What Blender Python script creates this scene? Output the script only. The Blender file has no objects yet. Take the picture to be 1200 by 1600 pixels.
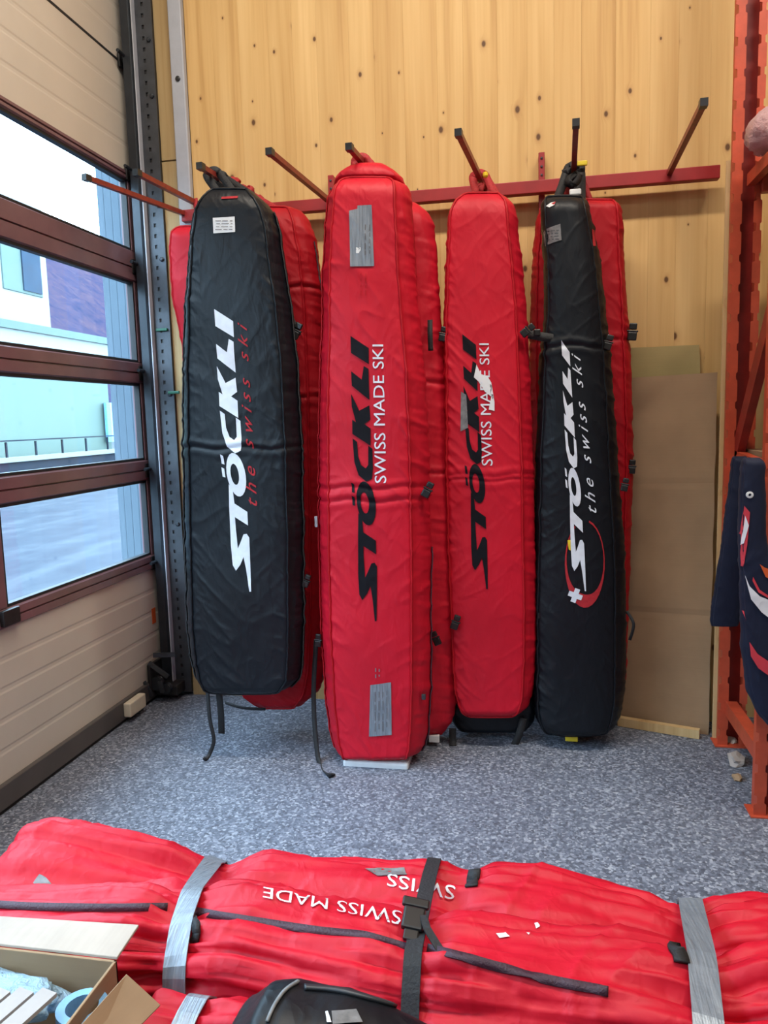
import bpy, bmesh, math, random
import numpy as np
from mathutils import Vector, Matrix, noise
from mathutils.bvhtree import BVHTree
from mathutils.geometry import tessellate_polygon

random.seed(7)
SC = bpy.context.scene
COL = SC.collection

# ------------------------------------------------------------------ camera
F = 1200.0
PITCH, ROLL, YAW, EYE = math.radians(-6.9), math.radians(1.6), math.radians(10.9), 1.4
_fw = Vector((-math.sin(YAW) * math.cos(PITCH), math.cos(YAW) * math.cos(PITCH), math.sin(PITCH)))
_r0 = Vector((math.cos(YAW), math.sin(YAW), 0))
_u0 = _r0.cross(_fw)
_R = _r0 * math.cos(ROLL) - _u0 * math.sin(ROLL)
_U = _u0 * math.cos(ROLL) + _r0 * math.sin(ROLL)
CAM = Vector((0, 0, EYE))
cd = bpy.data.cameras.new('camera')
cd.sensor_fit = 'HORIZONTAL'; cd.sensor_width = 36; cd.lens = 36.0
cd.clip_start = 0.02; cd.clip_end = 500
cam = bpy.data.objects.new('camera', cd); COL.objects.link(cam)
m3 = Matrix((_R, _U, -_fw)).transposed()
cam.matrix_world = Matrix.Translation(CAM) @ m3.to_4x4()
SC.camera = cam

# ------------------------------------------------------------------ world, lights, exposure
SC.view_settings.view_transform = 'Standard'
SC.view_settings.look = 'None'
SC.view_settings.gamma = 1
SC.view_settings.use_curve_mapping = False
SC.view_settings.exposure = 0.12
w = bpy.data.worlds.new('overcast_sky'); SC.world = w; w.use_nodes = True
bg = w.node_tree.nodes['Background']
bg.inputs[0].default_value = (0.64, 0.84, 1.0, 1)
bg.inputs[1].default_value = 18.0


def area(name, loc, size, sizey, power, color, rot=(0, 0, 0)):
    l = bpy.data.lights.new(name, 'AREA'); l.shape = 'RECTANGLE'
    l.size = size; l.size_y = sizey; l.energy = power; l.color = color
    o = bpy.data.objects.new(name, l); COL.objects.link(o)
    o.location = loc; o.rotation_euler = rot
    return o


LAMP = (1.0, 0.90, 0.76)
COOL = (0.88, 0.95, 1.0)
LAMPS = [((-0.6, 1.8, 4.42), 72, LAMP), ((1.3, 1.8, 4.42), 72, LAMP), ((-0.6, -0.4, 4.42), 12, COOL), ((1.3, -0.4, 4.42), 12, COOL),
         ((-0.6, -2.6, 4.42), 12, COOL), ((1.3, -2.6, 4.42), 12, COOL)]
for i, (p, e, c) in enumerate(LAMPS):
    area('lamp_light', p, 1.5, 0.22, e, c)
pt = area('door_portal', (-2.02, 1.2, 1.66), 4.9, 1.9, 1, (1, 1, 1), (0, math.radians(-90), 0))
pt.rotation_euler = (math.radians(90), 0, math.radians(-90))
pt.data.cycles.is_portal = True


# ------------------------------------------------------------------ helpers
def ray(x, y):
    d = _fw * F + _R * (x - 600) - _U * (y - 800)
    return d.normalized()


def atX(x, y, X):
    d = ray(x, y); return CAM + d * (X / d.x)


def atY(x, y, Y):
    d = ray(x, y); return CAM + d * (Y / d.y)


def atZ(x, y, Z=0.0):
    d = ray(x, y); return CAM + d * ((Z - EYE) / d.z)


def tag(o, label=None, cat=None, group=None, kind=None):
    if label: o['label'] = label
    if cat: o['category'] = cat
    if group: o['group'] = group
    if kind: o['kind'] = kind
    return o


def thing(name, label, cat, loc, group=None):
    o = bpy.data.objects.new(name, None); COL.objects.link(o)
    o.location = loc; o.empty_display_size = 0.1
    return tag(o, label, cat, group)


def obj(name, bm, mat, parent=None, smooth=False, label=None):
    """bm is in world coordinates; placed at its parent's base."""
    me = bpy.data.meshes.new(name)
    if smooth:
        for f in bm.faces: f.smooth = True
    bm.to_mesh(me); bm.free()
    me.materials.append(mat)
    o = bpy.data.objects.new(name, me); COL.objects.link(o)
    if parent is not None:
        off = Vector((0, 0, 0)); q = parent
        while q is not None:
            off += q.location; q = q.parent
        me.transform(Matrix.Translation(-off))
        o.parent = parent
    if label: o['label'] = label
    return o


def single(name, bm, mat, label, cat, group=None, smooth=False):
    """a thing that is one mesh: origin moved to its base"""
    vs = [v.co for v in bm.verts]
    lo = Vector((min(v.x for v in vs), min(v.y for v in vs), min(v.z for v in vs)))
    hi = Vector((max(v.x for v in vs), max(v.y for v in vs), max(v.z for v in vs)))
    base = Vector(((lo.x + hi.x) / 2, (lo.y + hi.y) / 2, lo.z))
    for v in bm.verts: v.co -= base
    o = obj(name, bm, mat, smooth=smooth); o.location = base
    return tag(o, label, cat, group)


def struct(name, bm, mat, parent=None, smooth=False):
    o = obj(name, bm, mat, parent, smooth)
    if parent is None: o['kind'] = 'structure'
    return o


def box(bm, lo, hi, bevel=0.0, mat4=None):
    r = bmesh.ops.create_cube(bm, size=1.0)
    vs = r['verts']
    lo = Vector(lo); hi = Vector(hi); c = (lo + hi) / 2; s = hi - lo
    for v in vs:
        v.co = Vector((v.co.x * s.x + c.x, v.co.y * s.y + c.y, v.co.z * s.z + c.z))
    if mat4 is not None:
        for v in vs: v.co = mat4 @ v.co
    if bevel > 0:
        es = list({e for v in vs for e in v.link_edges})
        bmesh.ops.bevel(bm, geom=es, offset=bevel, segments=2, affect='EDGES', profile=0.5)
    return bm


def nb(): return bmesh.new()


def bx(lo, hi, bevel=0.0): return box(nb(), lo, hi, bevel)


def sweep(bm, pts, prof, up=Vector((0, 0, 1)), cap=True, closed=False):
    """sweep a 2-D profile [(side, up)] along pts; up may be a vector or list"""
    pts = [Vector(p) for p in pts]; n = len(pts); rings = []
    for i, p in enumerate(pts):
        a = pts[(i - 1) % n] if (closed or i > 0) else pts[i]
        b = pts[(i + 1) % n] if (closed or i < n - 1) else pts[i]
        t = (b - a)
        if t.length < 1e-9: t = Vector((0, 0, 1))
        t.normalize()
        u = up[i] if isinstance(up, list) else up
        s = t.cross(u)
        if s.length < 1e-4: s = t.cross(Vector((1, 0.01, 0)))
        s.normalize(); uu = s.cross(t)
        rings.append([bm.verts.new(p + s * q[0] + uu * q[1]) for q in prof])
    k = len(prof)
    for i in range(n if closed else n - 1):
        A = rings[i]; B = rings[(i + 1) % n]
        for j in range(k):
            bm.faces.new((A[j], A[(j + 1) % k], B[(j + 1) % k], B[j]))
    if cap and not closed:
        bm.faces.new(rings[0][::-1]); bm.faces.new(rings[-1])
    return bm


def circ(r, n=10): return [(r * math.cos(2 * math.pi * i / n), r * math.sin(2 * math.pi * i / n)) for i in range(n)]


def rect(w, h): return [(-w / 2, -h / 2), (w / 2, -h / 2), (w / 2, h / 2), (-w / 2, h / 2)]


def tube(pts, r, n=10, up=Vector((0, 0.1, 1)), bm=None, closed=False):
    return sweep(bm or nb(), pts, circ(r, n), up, True, closed)


def ribbon(pts, wd, th, up=Vector((0, 1, 0)), bm=None, closed=False):
    return sweep(bm or nb(), pts, rect(wd, th), up, True, closed)


def smooth_path(pts, n=8):
    pts = [Vector(p) for p in pts]; out = []
    for i in range(len(pts) - 1):
        p0 = pts[max(i - 1, 0)]; p1 = pts[i]; p2 = pts[i + 1]; p3 = pts[min(i + 2, len(pts) - 1)]
        for k in range(n):
            t = k / n
            out.append(0.5 * ((2 * p1) + (p2 - p0) * t + (2 * p0 - 5 * p1 + 4 * p2 - p3) * t * t + (3 * p1 - p0 - 3 * p2 + p3) * t ** 3))
    out.append(pts[-1])
    return out


def lathe(bm, prof, n=20, center=(0, 0, 0), axis='Z'):
    rings = []
    for r, z in prof:
        ring = []
        for i in range(n):
            a = 2 * math.pi * i / n
            p = (r * math.cos(a), r * math.sin(a), z)
            if axis == 'Y': p = (p[0], p[2], p[1])
            if axis == 'X': p = (p[2], p[0], p[1])
            ring.append(bm.verts.new(Vector(center) + Vector(p)))
        rings.append(ring)
    for a, b in zip(rings[:-1], rings[1:]):
        for i in range(n): bm.faces.new((a[i], a[(i + 1) % n], b[(i + 1) % n], b[i]))
    bm.faces.new(rings[0][::-1]); bm.faces.new(rings[-1])
    return bm


def prism(bm, poly, d, T):
    """poly: 2-D outline, extruded by d along the third axis; T maps (u,v,w) to world"""
    a = [bm.verts.new(T(u, v, 0)) for u, v in poly]; b = [bm.verts.new(T(u, v, d)) for u, v in poly]
    tri = tessellate_polygon([[Vector((u, v, 0)) for u, v in poly]])
    for t in tri:
        bm.faces.new([a[i] for i in t]); bm.faces.new([b[i] for i in t[::-1]])
    n = len(poly)
    for i in range(n): bm.faces.new((a[i], a[(i + 1) % n], b[(i + 1) % n], b[i]))
    bmesh.ops.recalc_face_normals(bm, faces=bm.faces)
    return bm


# ------------------------------------------------------------------ materials
def lin(c):
    return tuple((x / 12.92 if x <= 0.04045 else ((x + 0.055) / 1.055) ** 2.4) for x in (v / 255 for v in c)) + (1,)


class NT:
    def __init__(self, name):
        self.m = bpy.data.materials.new(name); self.m.use_nodes = True
        self.t = self.m.node_tree; self.b = self.t.nodes['Principled BSDF']

    def n(self, typ, **kw):
        x = self.t.nodes.new(typ)
        for k, v in kw.items():
            if k.startswith('i_'):
                x.inputs[k[2:].replace('_', ' ')].default_value = v
            else: setattr(x, k, v)
        return x

    def l(self, a, b): self.t.links.new(a, b)

    def coord(self, scale=(1, 1, 1), loc=(0, 0, 0), rot=(0, 0, 0)):
        tc = self.n('ShaderNodeTexCoord'); mp = self.n('ShaderNodeMapping')
        mp.inputs['Scale'].default_value = scale; mp.inputs['Location'].default_value = loc; mp.inputs['Rotation'].default_value = rot
        self.l(tc.outputs['Object'], mp.inputs['Vector']); return mp.outputs['Vector']

    def noise(self, vec, scale, detail=3, rough=0.5, dist=0.0):
        x = self.n('ShaderNodeTexNoise'); x.inputs['Scale'].default_value = scale; x.inputs['Detail'].default_value = detail
        x.inputs['Roughness'].default_value = rough; x.inputs['Distortion'].default_value = dist
        self.l(vec, x.inputs['Vector']); return x.outputs['Fac']

    def ramp(self, fac, stops):
        r = self.n('ShaderNodeValToRGB'); e = r.color_ramp.elements
        while len(e) < len(stops): e.new(0.5)
        for k, (p, c) in zip(e, stops): k.position = p; k.color = c if len(c) == 4 else tuple(c) + (1,)
        self.l(fac, r.inputs['Fac']); return r.outputs['Color']

    def mix(self, f, a, b, mode='MIX'):
        x = self.n('ShaderNodeMix'); x.data_type = 'RGBA'; x.blend_type = mode
        for s, v in ((x.inputs[0], f), (x.inputs[6], a), (x.inputs[7], b)):
            if hasattr(v, 'is_linked') or hasattr(v, 'links'): self.l(v, s)
            else: s.default_value = v
        return x.outputs[2]

    def math(self, op, a, b=0.0, c=None):
        x = self.n('ShaderNodeMath'); x.operation = op
        for i, v in enumerate((a, b, c)):
            if v is None: continue
            if hasattr(v, 'links'): self.l(v, x.inputs[i])
            else: x.inputs[i].default_value = v
        return x.outputs[0]

    def bump(self, h, strength=0.3, dist=0.01):
        b = self.n('ShaderNodeBump'); b.inputs['Strength'].default_value = strength; b.inputs['Distance'].default_value = dist
        self.l(h, b.inputs['Height']); self.l(b.outputs['Normal'], self.b.inputs['Normal'])

    def base(self, v):
        s = self.b.inputs['Base Color']
        if hasattr(v, 'links'): self.l(v, s)
        else: s.default_value = v

    def set(self, **kw):
        for k, v in kw.items(): self.b.inputs[k.replace('_', ' ')].default_value = v
        return self


def simple(name, c, rough=0.5, metal=0.0, var=0.12, nscale=18, bump=0.0, spec=0.5):
    t = NT(name); v = t.coord(); f = t.noise(v, nscale, 4, 0.6)
    a = tuple(x * (1 - var) for x in c[:3]) + (1,); b = tuple(min(1, x * (1 + var)) for x in c[:3]) + (1,)
    t.base(t.ramp(f, [(0.3, a), (0.7, b)]))
    t.set(Roughness=rough, Metallic=metal); t.b.inputs['Specular IOR Level'].default_value = spec
    if bump: t.bump(f, bump, 0.01)
    return t.m


def cloth(name, c, rough=0.5, sheen=0.2, spec=0.4, dirt=0.10, bump=0.30):
    t = NT(name); v = t.coord()
    d = t.noise(v, 3.2, 4, 0.6)
    a = tuple(x * (1 - dirt) for x in c[:3]) + (1,); b = tuple(min(1, x * (1 + dirt)) for x in c[:3]) + (1,)
    t.base(t.ramp(d, [(0.3, a), (0.7, b)]))
    t.set(Roughness=rough); t.b.inputs['Specular IOR Level'].default_value = spec
    t.b.inputs['Sheen Weight'].default_value = sheen; t.b.inputs['Sheen Roughness'].default_value = 0.5
    def ridge(vec, sc, dist):
        n_ = t.noise(vec, sc, 2, 0.5, dist)
        return t.math('SUBTRACT', 1.0, t.math('MULTIPLY', t.math('ABSOLUTE', t.math('SUBTRACT', n_, 0.5)), 5.0))
    r1 = ridge(t.coord((1, 1, 0.45), rot=(0, 0.7, 0.3)), 9, 0.9); r2 = ridge(t.coord((1, 1, 0.5), rot=(0.2, -0.8, 0.3)), 19, 0.6)
    msk = t.noise(v, 4.5, 2)
    fine = t.noise(v, 240, 2, 0.5)
    h = t.math('ADD', t.math('MULTIPLY', t.math('MAXIMUM', r1, 0.0), msk), t.math('MULTIPLY', t.math('MULTIPLY', t.math('MAXIMUM', r2, 0.0), t.math('SUBTRACT', 1.0, msk)), 0.6))
    h = t.math('ADD', h, t.math('MULTIPLY', fine, 0.06))
    t.bump(h, bump, 0.008)
    return t.m


M = {}
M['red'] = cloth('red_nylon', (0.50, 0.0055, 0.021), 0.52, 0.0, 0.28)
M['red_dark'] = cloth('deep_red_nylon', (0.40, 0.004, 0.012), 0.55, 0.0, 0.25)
M['black_cloth'] = cloth('black_nylon', (0.0038, 0.0054, 0.0088), 0.46, 0.0, 0.30)
M['navy'] = cloth('navy_knit', (0.007, 0.011, 0.032), 0.7, 0.05, 0.25)
M['jersey_red'] = cloth('jersey_red', (0.55, 0.03, 0.05), 0.75)
M['jersey_white'] = cloth('jersey_white', (0.7, 0.7, 0.74), 0.75)
M['webbing'] = simple('black_webbing', (0.012, 0.012, 0.014), 0.7, 0, 0.3, 160, 0.3)
M['red_webbing'] = simple('red_webbing', (0.33, 0.012, 0.016), 0.7, 0, 0.3, 160, 0.3)
M['zip'] = simple('dark_zipper_tape', (0.045, 0.016, 0.03), 0.55, 0, 0.25, 200, 0.4)
M['plastic'] = simple('black_plastic', (0.012, 0.012, 0.013), 0.35)
M['yellow'] = simple('yellow_plastic', (0.7, 0.52, 0.02), 0.45)
M['green'] = simple('green_plastic', (0.01, 0.10, 0.055), 0.5)
M['print_white'] = simple('white_print', (0.66, 0.70, 0.78), 0.5, 0, 0.06, 40)
M['print_black'] = simple('black_print', (0.006, 0.006, 0.009), 0.6, 0, 0.2, 40, 0, 0.15)
M['print_red'] = simple('red_print', (0.38, 0.022, 0.03), 0.6, 0, 0.2, 60, 0, 0.2)
M['print_gray'] = simple('gray_print', (0.12, 0.12, 0.13), 0.6)
M['label_white'] = simple('white_label', (0.70, 0.72, 0.74), 0.5, 0, 0.06)
M['label_gray'] = simple('gray_label', (0.16, 0.16, 0.165), 0.5, 0, 0.3, 60)
M['steel_dark'] = simple('dark_steel', (0.035, 0.040, 0.048), 0.42, 0.6, 0.2, 9)
M['steel_gray'] = simple('galvanised_gray', (0.055, 0.060, 0.070), 0.45, 0.5, 0.25, 14)
M['black_iron'] = simple('black_bracket', (0.018, 0.017, 0.018), 0.5, 0.3, 0.3, 30)
M['gasket'] = simple('black_gasket', (0.008, 0.009, 0.012), 0.6)
M['conduit'] = simple('gray_conduit', (0.36, 0.38, 0.43), 0.5, 0, 0.05)
M['maroon'] = simple('maroon_rail_paint', (0.155, 0.083, 0.094), 0.28, 0.0, 0.15, 6)
M['beige'] = simple('beige_door_panel', (0.52, 0.465, 0.395), 0.5, 0, 0.04, 3)
M['seal'] = simple('dark_bottom_seal', (0.075, 0.066, 0.064), 0.5, 0, 0.15, 6)
M['rubber'] = simple('black_rubber', (0.008, 0.008, 0.008), 0.8)
M['cream'] = simple('cream_plastic', (0.62, 0.55, 0.43), 0.5, 0, 0.05)
M['orange_label'] = simple('orange_sticker', (0.60, 0.10, 0.02), 0.5, 0, 0.1)
M['peg_red'] = simple('red_peg_paint', (0.20, 0.020, 0.015), 0.4, 0.0, 0.3, 40)
M['beam_red'] = simple('red_beam_paint', (0.30, 0.014, 0.016), 0.42, 0.0, 0.12, 12)
M['orange'] = simple('orange_rack_paint', (0.50, 0.070, 0.030), 0.45, 0.0, 0.15, 14)
M['rack_orange_shaded'] = simple('shaded_orange_rack_paint', (0.27, 0.018, 0.012), 0.45, 0.0, 0.2, 14)  # rack orange darkened: shade of web and diagonals put into the colour
M['plaster'] = simple('timber_plaster', (0.30, 0.26, 0.20), 0.8, 0, 0.05, 6)
M['ceiling'] = simple('ceiling_paint', (0.34, 0.27, 0.19), 0.8, 0, 0.05, 6)
M['ext_white'] = simple('white_render', (0.155, 0.17, 0.165), 0.8, 0, 0.04, 0.4, 0, 0.05)
M['ext_cyan'] = simple('pale_cladding', (0.085, 0.115, 0.10), 0.7, 0, 0.03, 0.3, 0, 0.05)
M['ext_blue'] = simple('blue_cladding', (0.115, 0.15, 0.185), 0.6, 0, 0.04, 2, 0, 0.05)
M['ext_dark'] = simple('shaded_wall_dark_rail', (0.014, 0.018, 0.026), 0.7, 0, 0.2, 0.6, 0, 0.05)  # bluish shade of the concrete street wall put into the colour; railing shares it
M['ext_glass'] = simple('blue_window', (0.012, 0.024, 0.04), 0.5, 0, 0.3, 0.7, 0, 0.04)
M['ext_sill'] = simple('pale_blind', (0.06, 0.085, 0.08), 0.5, 0, 0.05, 0.7, 0, 0.05)
M['tape_roll'] = simple('blue_roll', (0.16, 0.36, 0.62), 0.5, 0, 0.15)
M['paper'] = simple('white_card', (0.36, 0.32, 0.30), 0.75, 0, 0.05, 20)


def mk_tape():
    t = NT('silver_duct_tape'); v = t.coord()
    f = t.noise(t.coord((60, 4, 4)), 3, 3); g = t.noise(v, 30, 3)
    t.base(t.ramp(f, [(0.3, (0.16, 0.185, 0.22, 1)), (0.7, (0.27, 0.30, 0.34, 1))]))
    t.set(Roughness=0.36, Metallic=0.25); t.bump(t.math('ADD', f, g), 0.4, 0.006)
    return t.m


M['tape'] = mk_tape()


def mk_floor():
    t = NT('speckled_gray_floor'); v = t.coord()
    def vor(scale):
        x = t.n('ShaderNodeTexVoronoi'); x.inputs['Scale'].default_value = scale; t.l(v, x.inputs['Vector'])
        s = t.n('ShaderNodeSeparateColor'); t.l(x.outputs['Color'], s.inputs[0]); return s.outputs[0]
    a = t.ramp(vor(120), [(0.0, (0.026, 0.030, 0.046, 1)), (0.3, (0.075, 0.087, 0.125, 1)), (0.62, (0.145, 0.165, 0.22, 1)), (0.9, (0.31, 0.34, 0.41, 1)), (1.0, (0.46, 0.49, 0.55, 1))])
    b = t.ramp(vor(70), [(0.0, (0.085, 0.098, 0.135, 1)), (1.0, (0.20, 0.225, 0.285, 1))])
    c = t.mix(0.3, a, b)
    d = t.noise(v, 1.6, 4)
    c = t.mix(t.math('MULTIPLY', d, 0.25), c, (0.09, 0.1, 0.115, 1))
    t.base(c); t.set(Roughness=0.62); t.bump(vor(165), 0.12, 0.002)
    return t.m


M['floor'] = mk_floor()


def mk_wood(name, tint=(1, 1, 1), knots=True):
    t = NT(name)
    oi = t.n('ShaderNodeObjectInfo'); rnd = oi.outputs['Random']
    tc = t.n('ShaderNodeTexCoord')
    off = t.n('ShaderNodeCombineXYZ'); t.l(t.math('MULTIPLY', rnd, 53.0), off.inputs[0]); t.l(t.math('MULTIPLY', rnd, 31.0), off.inputs[2])
    add = t.n('ShaderNodeVectorMath'); add.operation = 'ADD'; t.l(tc.outputs['Object'], add.inputs[0]); t.l(off.outputs[0], add.inputs[1])
    P = add.outputs[0]
    def mp(s):
        m = t.n('ShaderNodeMapping'); m.inputs['Scale'].default_value = s; t.l(P, m.inputs['Vector']); return m.outputs['Vector']
    # knots
    sx = t.n('ShaderNodeSeparateXYZ'); t.l(P, sx.inputs[0]); kc = t.n('ShaderNodeCombineXYZ')
    t.l(t.math('MULTIPLY', sx.outputs[0], 7.0), kc.inputs[0]); t.l(t.math('MULTIPLY', sx.outputs[2], 4.6), kc.inputs[1]); kv = kc.outputs[0]
    vo = t.n('ShaderNodeTexVoronoi'); vo.voronoi_dimensions = '2D'; vo.inputs['Scale'].default_value = 1.0; vo.inputs['Randomness'].default_value = 0.9; t.l(kv, vo.inputs['Vector'])
    sc = t.n('ShaderNodeSeparateColor'); t.l(vo.outputs['Color'], sc.inputs[0])
    dist = vo.outputs['Distance']
    size = t.math('MULTIPLY_ADD', sc.outputs[1], 0.075, 0.022)
    on = t.math('GREATER_THAN', sc.outputs[0], 0.48)
    kn = t.math('MULTIPLY', t.math('SUBTRACT', 1.0, t.math('SMOOTH_MIN', t.math('DIVIDE', dist, size), 1.0, 0.25)), on)
    halo = t.math('MULTIPLY', t.math('POWER', t.math('MAXIMUM', t.math('SUBTRACT', 1.0, t.math('DIVIDE', dist, t.math('MULTIPLY', size, 3.2))), 0.0), 2.0), on)
    # grain
    wob = t.noise(mp((2.5, 1, 0.6)), 1.0, 2)
    gv = t.n('ShaderNodeMapping'); t.l(P, gv.inputs['Vector']); gv.inputs['Scale'].default_value = (1, 1, 0.03)
    ga = t.n('ShaderNodeVectorMath'); ga.operation = 'ADD'; t.l(gv.outputs['Vector'], ga.inputs[0])
    cb = t.n('ShaderNodeCombineXYZ'); t.l(t.math('ADD', t.math('MULTIPLY', wob, 0.05), t.math('MULTIPLY', halo, 0.04)), cb.inputs[0]); t.l(cb.outputs[0], ga.inputs[1])
    g1 = t.noise(ga.outputs[0], 17, 3, 0.5); g2 = t.noise(ga.outputs[0], 90, 2, 0.5)
    g = t.math('MULTIPLY_ADD', g2, 0.22, t.math('MULTIPLY', g1, 0.8))
    T = tint
    k = lambda c: (c[0] * T[0], c[1] * T[1], c[2] * T[2], 1)
    col = t.ramp(g, [(0.32, k((0.74, 0.505, 0.228))), (0.55, k((0.65, 0.415, 0.168))), (0.78, k((0.47, 0.265, 0.09)))])
    bri = t.ramp(rnd, [(0.0, (0.95, 0.94, 0.93, 1)), (1.0, (1.0, 1.0, 1.0, 1))])
    col = t.mix(1.0, col, bri, 'MULTIPLY')
    big = t.ramp(t.noise(mp((3.0, 1, 0.5)), 1.5, 3), [(0.3, (0.9, 0.87, 0.82, 1)), (0.7, (1.0, 1.0, 1.0, 1))])
    col = t.mix(1.0, col, big, 'MULTIPLY')
    if knots:
        col = t.mix(t.math('MULTIPLY', halo, 0.7), col, k((0.38, 0.19, 0.065)))
        col = t.mix(t.math('MINIMUM', t.math('MULTIPLY', kn, 2.2), 0.95), col, k((0.10, 0.042, 0.016)))
    t.base(col); t.set(Roughness=0.55); t.b.inputs['Specular IOR Level'].default_value = 0.3
    t.bump(g, 0.08, 0.003)
    return t.m


M['wood'] = mk_wood('knotty_spruce')
M['wood_gray'] = mk_wood('aged_spruce', (0.62, 0.70, 0.85), False)
M['ply'] = mk_wood('pale_plywood', (0.92, 1.0, 1.2), False)


def mk_card(name, c, flute=(1, 1, 90), fs=0.15):
    t = NT(name); v = t.coord()
    f = t.noise(v, 5, 4); g = t.noise(t.coord(flute), 2, 2)
    a = tuple(x * 0.88 for x in c) + (1,); b = tuple(x * 1.1 for x in c) + (1,)
    t.base(t.ramp(t.math('MULTIPLY_ADD', g, fs, t.math('MULTIPLY', f, 1.0)), [(0.4, a), (0.75, b)])); t.set(Roughness=0.8)
    t.b.inputs['Specular IOR Level'].default_value = 0.2
    t.bump(g, 0.1, 0.002)
    return t.m


M['card'] = mk_card('brown_cardboard', (0.335, 0.222, 0.132))
M['card_light'] = mk_card('light_cardboard', (0.42, 0.355, 0.30), (45, 3, 3), 0.22)
M['card_olive'] = mk_card('olive_cardboard', (0.36, 0.285, 0.13))


def mk_glass():
    t = NT('window_glass'); tr = t.n('ShaderNodeBsdfTransparent'); gl = t.n('ShaderNodeBsdfGlossy')
    tr.inputs[0].default_value = (0.9, 0.96, 1.0, 1); gl.inputs['Roughness'].default_value = 0.03
    lw = t.n('ShaderNodeLayerWeight'); lw.inputs['Blend'].default_value = 0.5
    fr = t.math('MULTIPLY_ADD', t.math('POWER', lw.outputs['Facing'], 5.0), 0.5, 0.03)
    mx = t.n('ShaderNodeMixShader'); t.l(fr, mx.inputs[0]); t.l(tr.outputs[0], mx.inputs[1]); t.l(gl.outputs[0], mx.inputs[2])
    t.l(mx.outputs[0], t.t.nodes['Material Output'].inputs['Surface'])
    return t.m


M['glass'] = mk_glass()


def mk_plasticbag(name, c):
    t = NT(name); v = t.coord(); t.base(c)
    t.set(Roughness=0.25); t.b.inputs['Transmission Weight'].default_value = 0.25; t.b.inputs['IOR'].default_value = 1.2
    t.bump(t.noise(v, 30, 5, 0.6, 1.5), 0.7, 0.02); return t.m


M['bluebag'] = mk_plasticbag('blue_plastic_film', (0.42, 0.62, 0.78, 1))
M['pinkbag'] = mk_plasticbag('pink_plastic_film', (0.66, 0.42, 0.43, 1))


def mk_asphalt():
    t = NT('wet_asphalt'); v = t.coord()
    f = t.noise(t.coord((1.1, 0.16, 1)), 1.5, 5, 0.65, 0.5); g = t.noise(v, 3, 4)
    t.base(t.ramp(t.math('MULTIPLY_ADD', g, 0.35, t.math('MULTIPLY', f, 0.75)), [(0.36, (0.011, 0.0145, 0.025, 1)), (0.55, (0.020, 0.0255, 0.037, 1)), (0.70, (0.036, 0.043, 0.053, 1))]))
    t.set(Roughness=0.7); t.b.inputs['Specular IOR Level'].default_value = 0.08; return t.m


M['asphalt'] = mk_asphalt()


def mk_hill():
    t = NT('autumn_woodland'); v = t.coord()
    f = t.noise(v, 0.22, 8, 0.75); g = t.noise(v, 1.2, 4)
    t.base(t.ramp(t.math('MULTIPLY_ADD', g, 0.4, t.math('MULTIPLY', f, 0.7)), [(0.35, (0.012, 0.016, 0.032, 1)), (0.5, (0.024, 0.022, 0.040, 1)), (0.65, (0.040, 0.028, 0.041, 1)), (0.8, (0.055, 0.044, 0.056, 1))]))
    t.set(Roughness=0.9); t.b.inputs['Specular IOR Level'].default_value = 0.0; return t.m


M['hill'] = mk_hill()
me_lamp = NT('lamp_diffuser'); me_lamp.b.inputs['Emission Color'].default_value = (1, 0.95, 0.88, 1); me_lamp.b.inputs['Emission Strength'].default_value = 4
M['lamp'] = me_lamp.m

# ------------------------------------------------------------------ the room
XD, YW, ZC = -1.92, 3.62, 4.5
XR, YB = 3.2, -4.0
bm = bx((-2.1, YB - 0.1, -0.12), (XR + 0.1, YW + 0.2, 0.0)); struct('floor', bm, M['floor'])
bm = bx((-2.3, YB - 0.1, ZC), (XR + 0.1, YW + 0.4, ZC + 0.1)); struct('ceiling', bm, M['ceiling'])
bm = bx((XR, YB, 0), (XR + 0.1, YW + 0.2, ZC)); struct('wall_right', bm, M['plaster'])
bm = bx((-2.2, YB - 0.1, 0), (XR + 0.1, YB, ZC)); struct('wall_front', bm, M['plaster'])
bm = nb(); box(bm, (-2.1, YB, 0), (-1.95, -1.22, ZC)); box(bm, (-2.1, -1.22, 4.12), (-1.95, YW + 0.1, ZC)); struct('wall_left', bm, M['plaster'])
# back wall: backing + glued spruce boards, each a part
bm = bx((-1.645, YW + 0.02, 0), (XR, YW + 0.16, ZC)); wall = struct('wall_back', bm, M['wood_gray'])
x = -1.585
while x < XR - 0.02:
    wd = random.choice((0.115, 0.128, 0.135, 0.142, 0.15))
    x1 = min(x + wd, XR)
    b = bx((x, YW, 0.0), (x1 - 0.0002, YW + 0.02, ZC))
    bmesh.ops.bevel(b, geom=[e for e in b.edges if abs(e.verts[0].co.z - e.verts[1].co.z) > 1 and e.verts[0].co.y < YW + 0.01], offset=0.0005, segments=1, affect='EDGES')
    obj('board', b, M['wood'], wall)
    x = x1
struct('trim_4', bx((-1.97, 3.69, 0), (-1.645, 3.78, ZC)), M['black_iron'])
# timber strip and conduit beside the door track
bm = nb(); box(bm, (-1.735, YW - 0.012, 0), (-1.645, YW + 0.02, 2.655), 0.002); box(bm, (-1.735, YW - 0.012, 2.661), (-1.645, YW + 0.02, ZC), 0.002)
struct('trim_1', bm, M['wood_gray'])
bm = nb(); box(bm, (-1.652, YW - 0.035, 0), (-1.585, YW, ZC), 0.006)
cond = single('cable_duct', bm, M['conduit'], 'light grey vertical cable duct on the wood wall beside the door track', 'duct')
c0 = atY(278, 123, YW - 0.036)
obj('screw', lathe(nb(), [(0.012, c0.y + 0.002), (0.012, c0.y - 0.004), (0.006, c0.y - 0.006)], 10, (c0.x, 0, c0.z), 'Y'), M['plastic'], cond)

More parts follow.
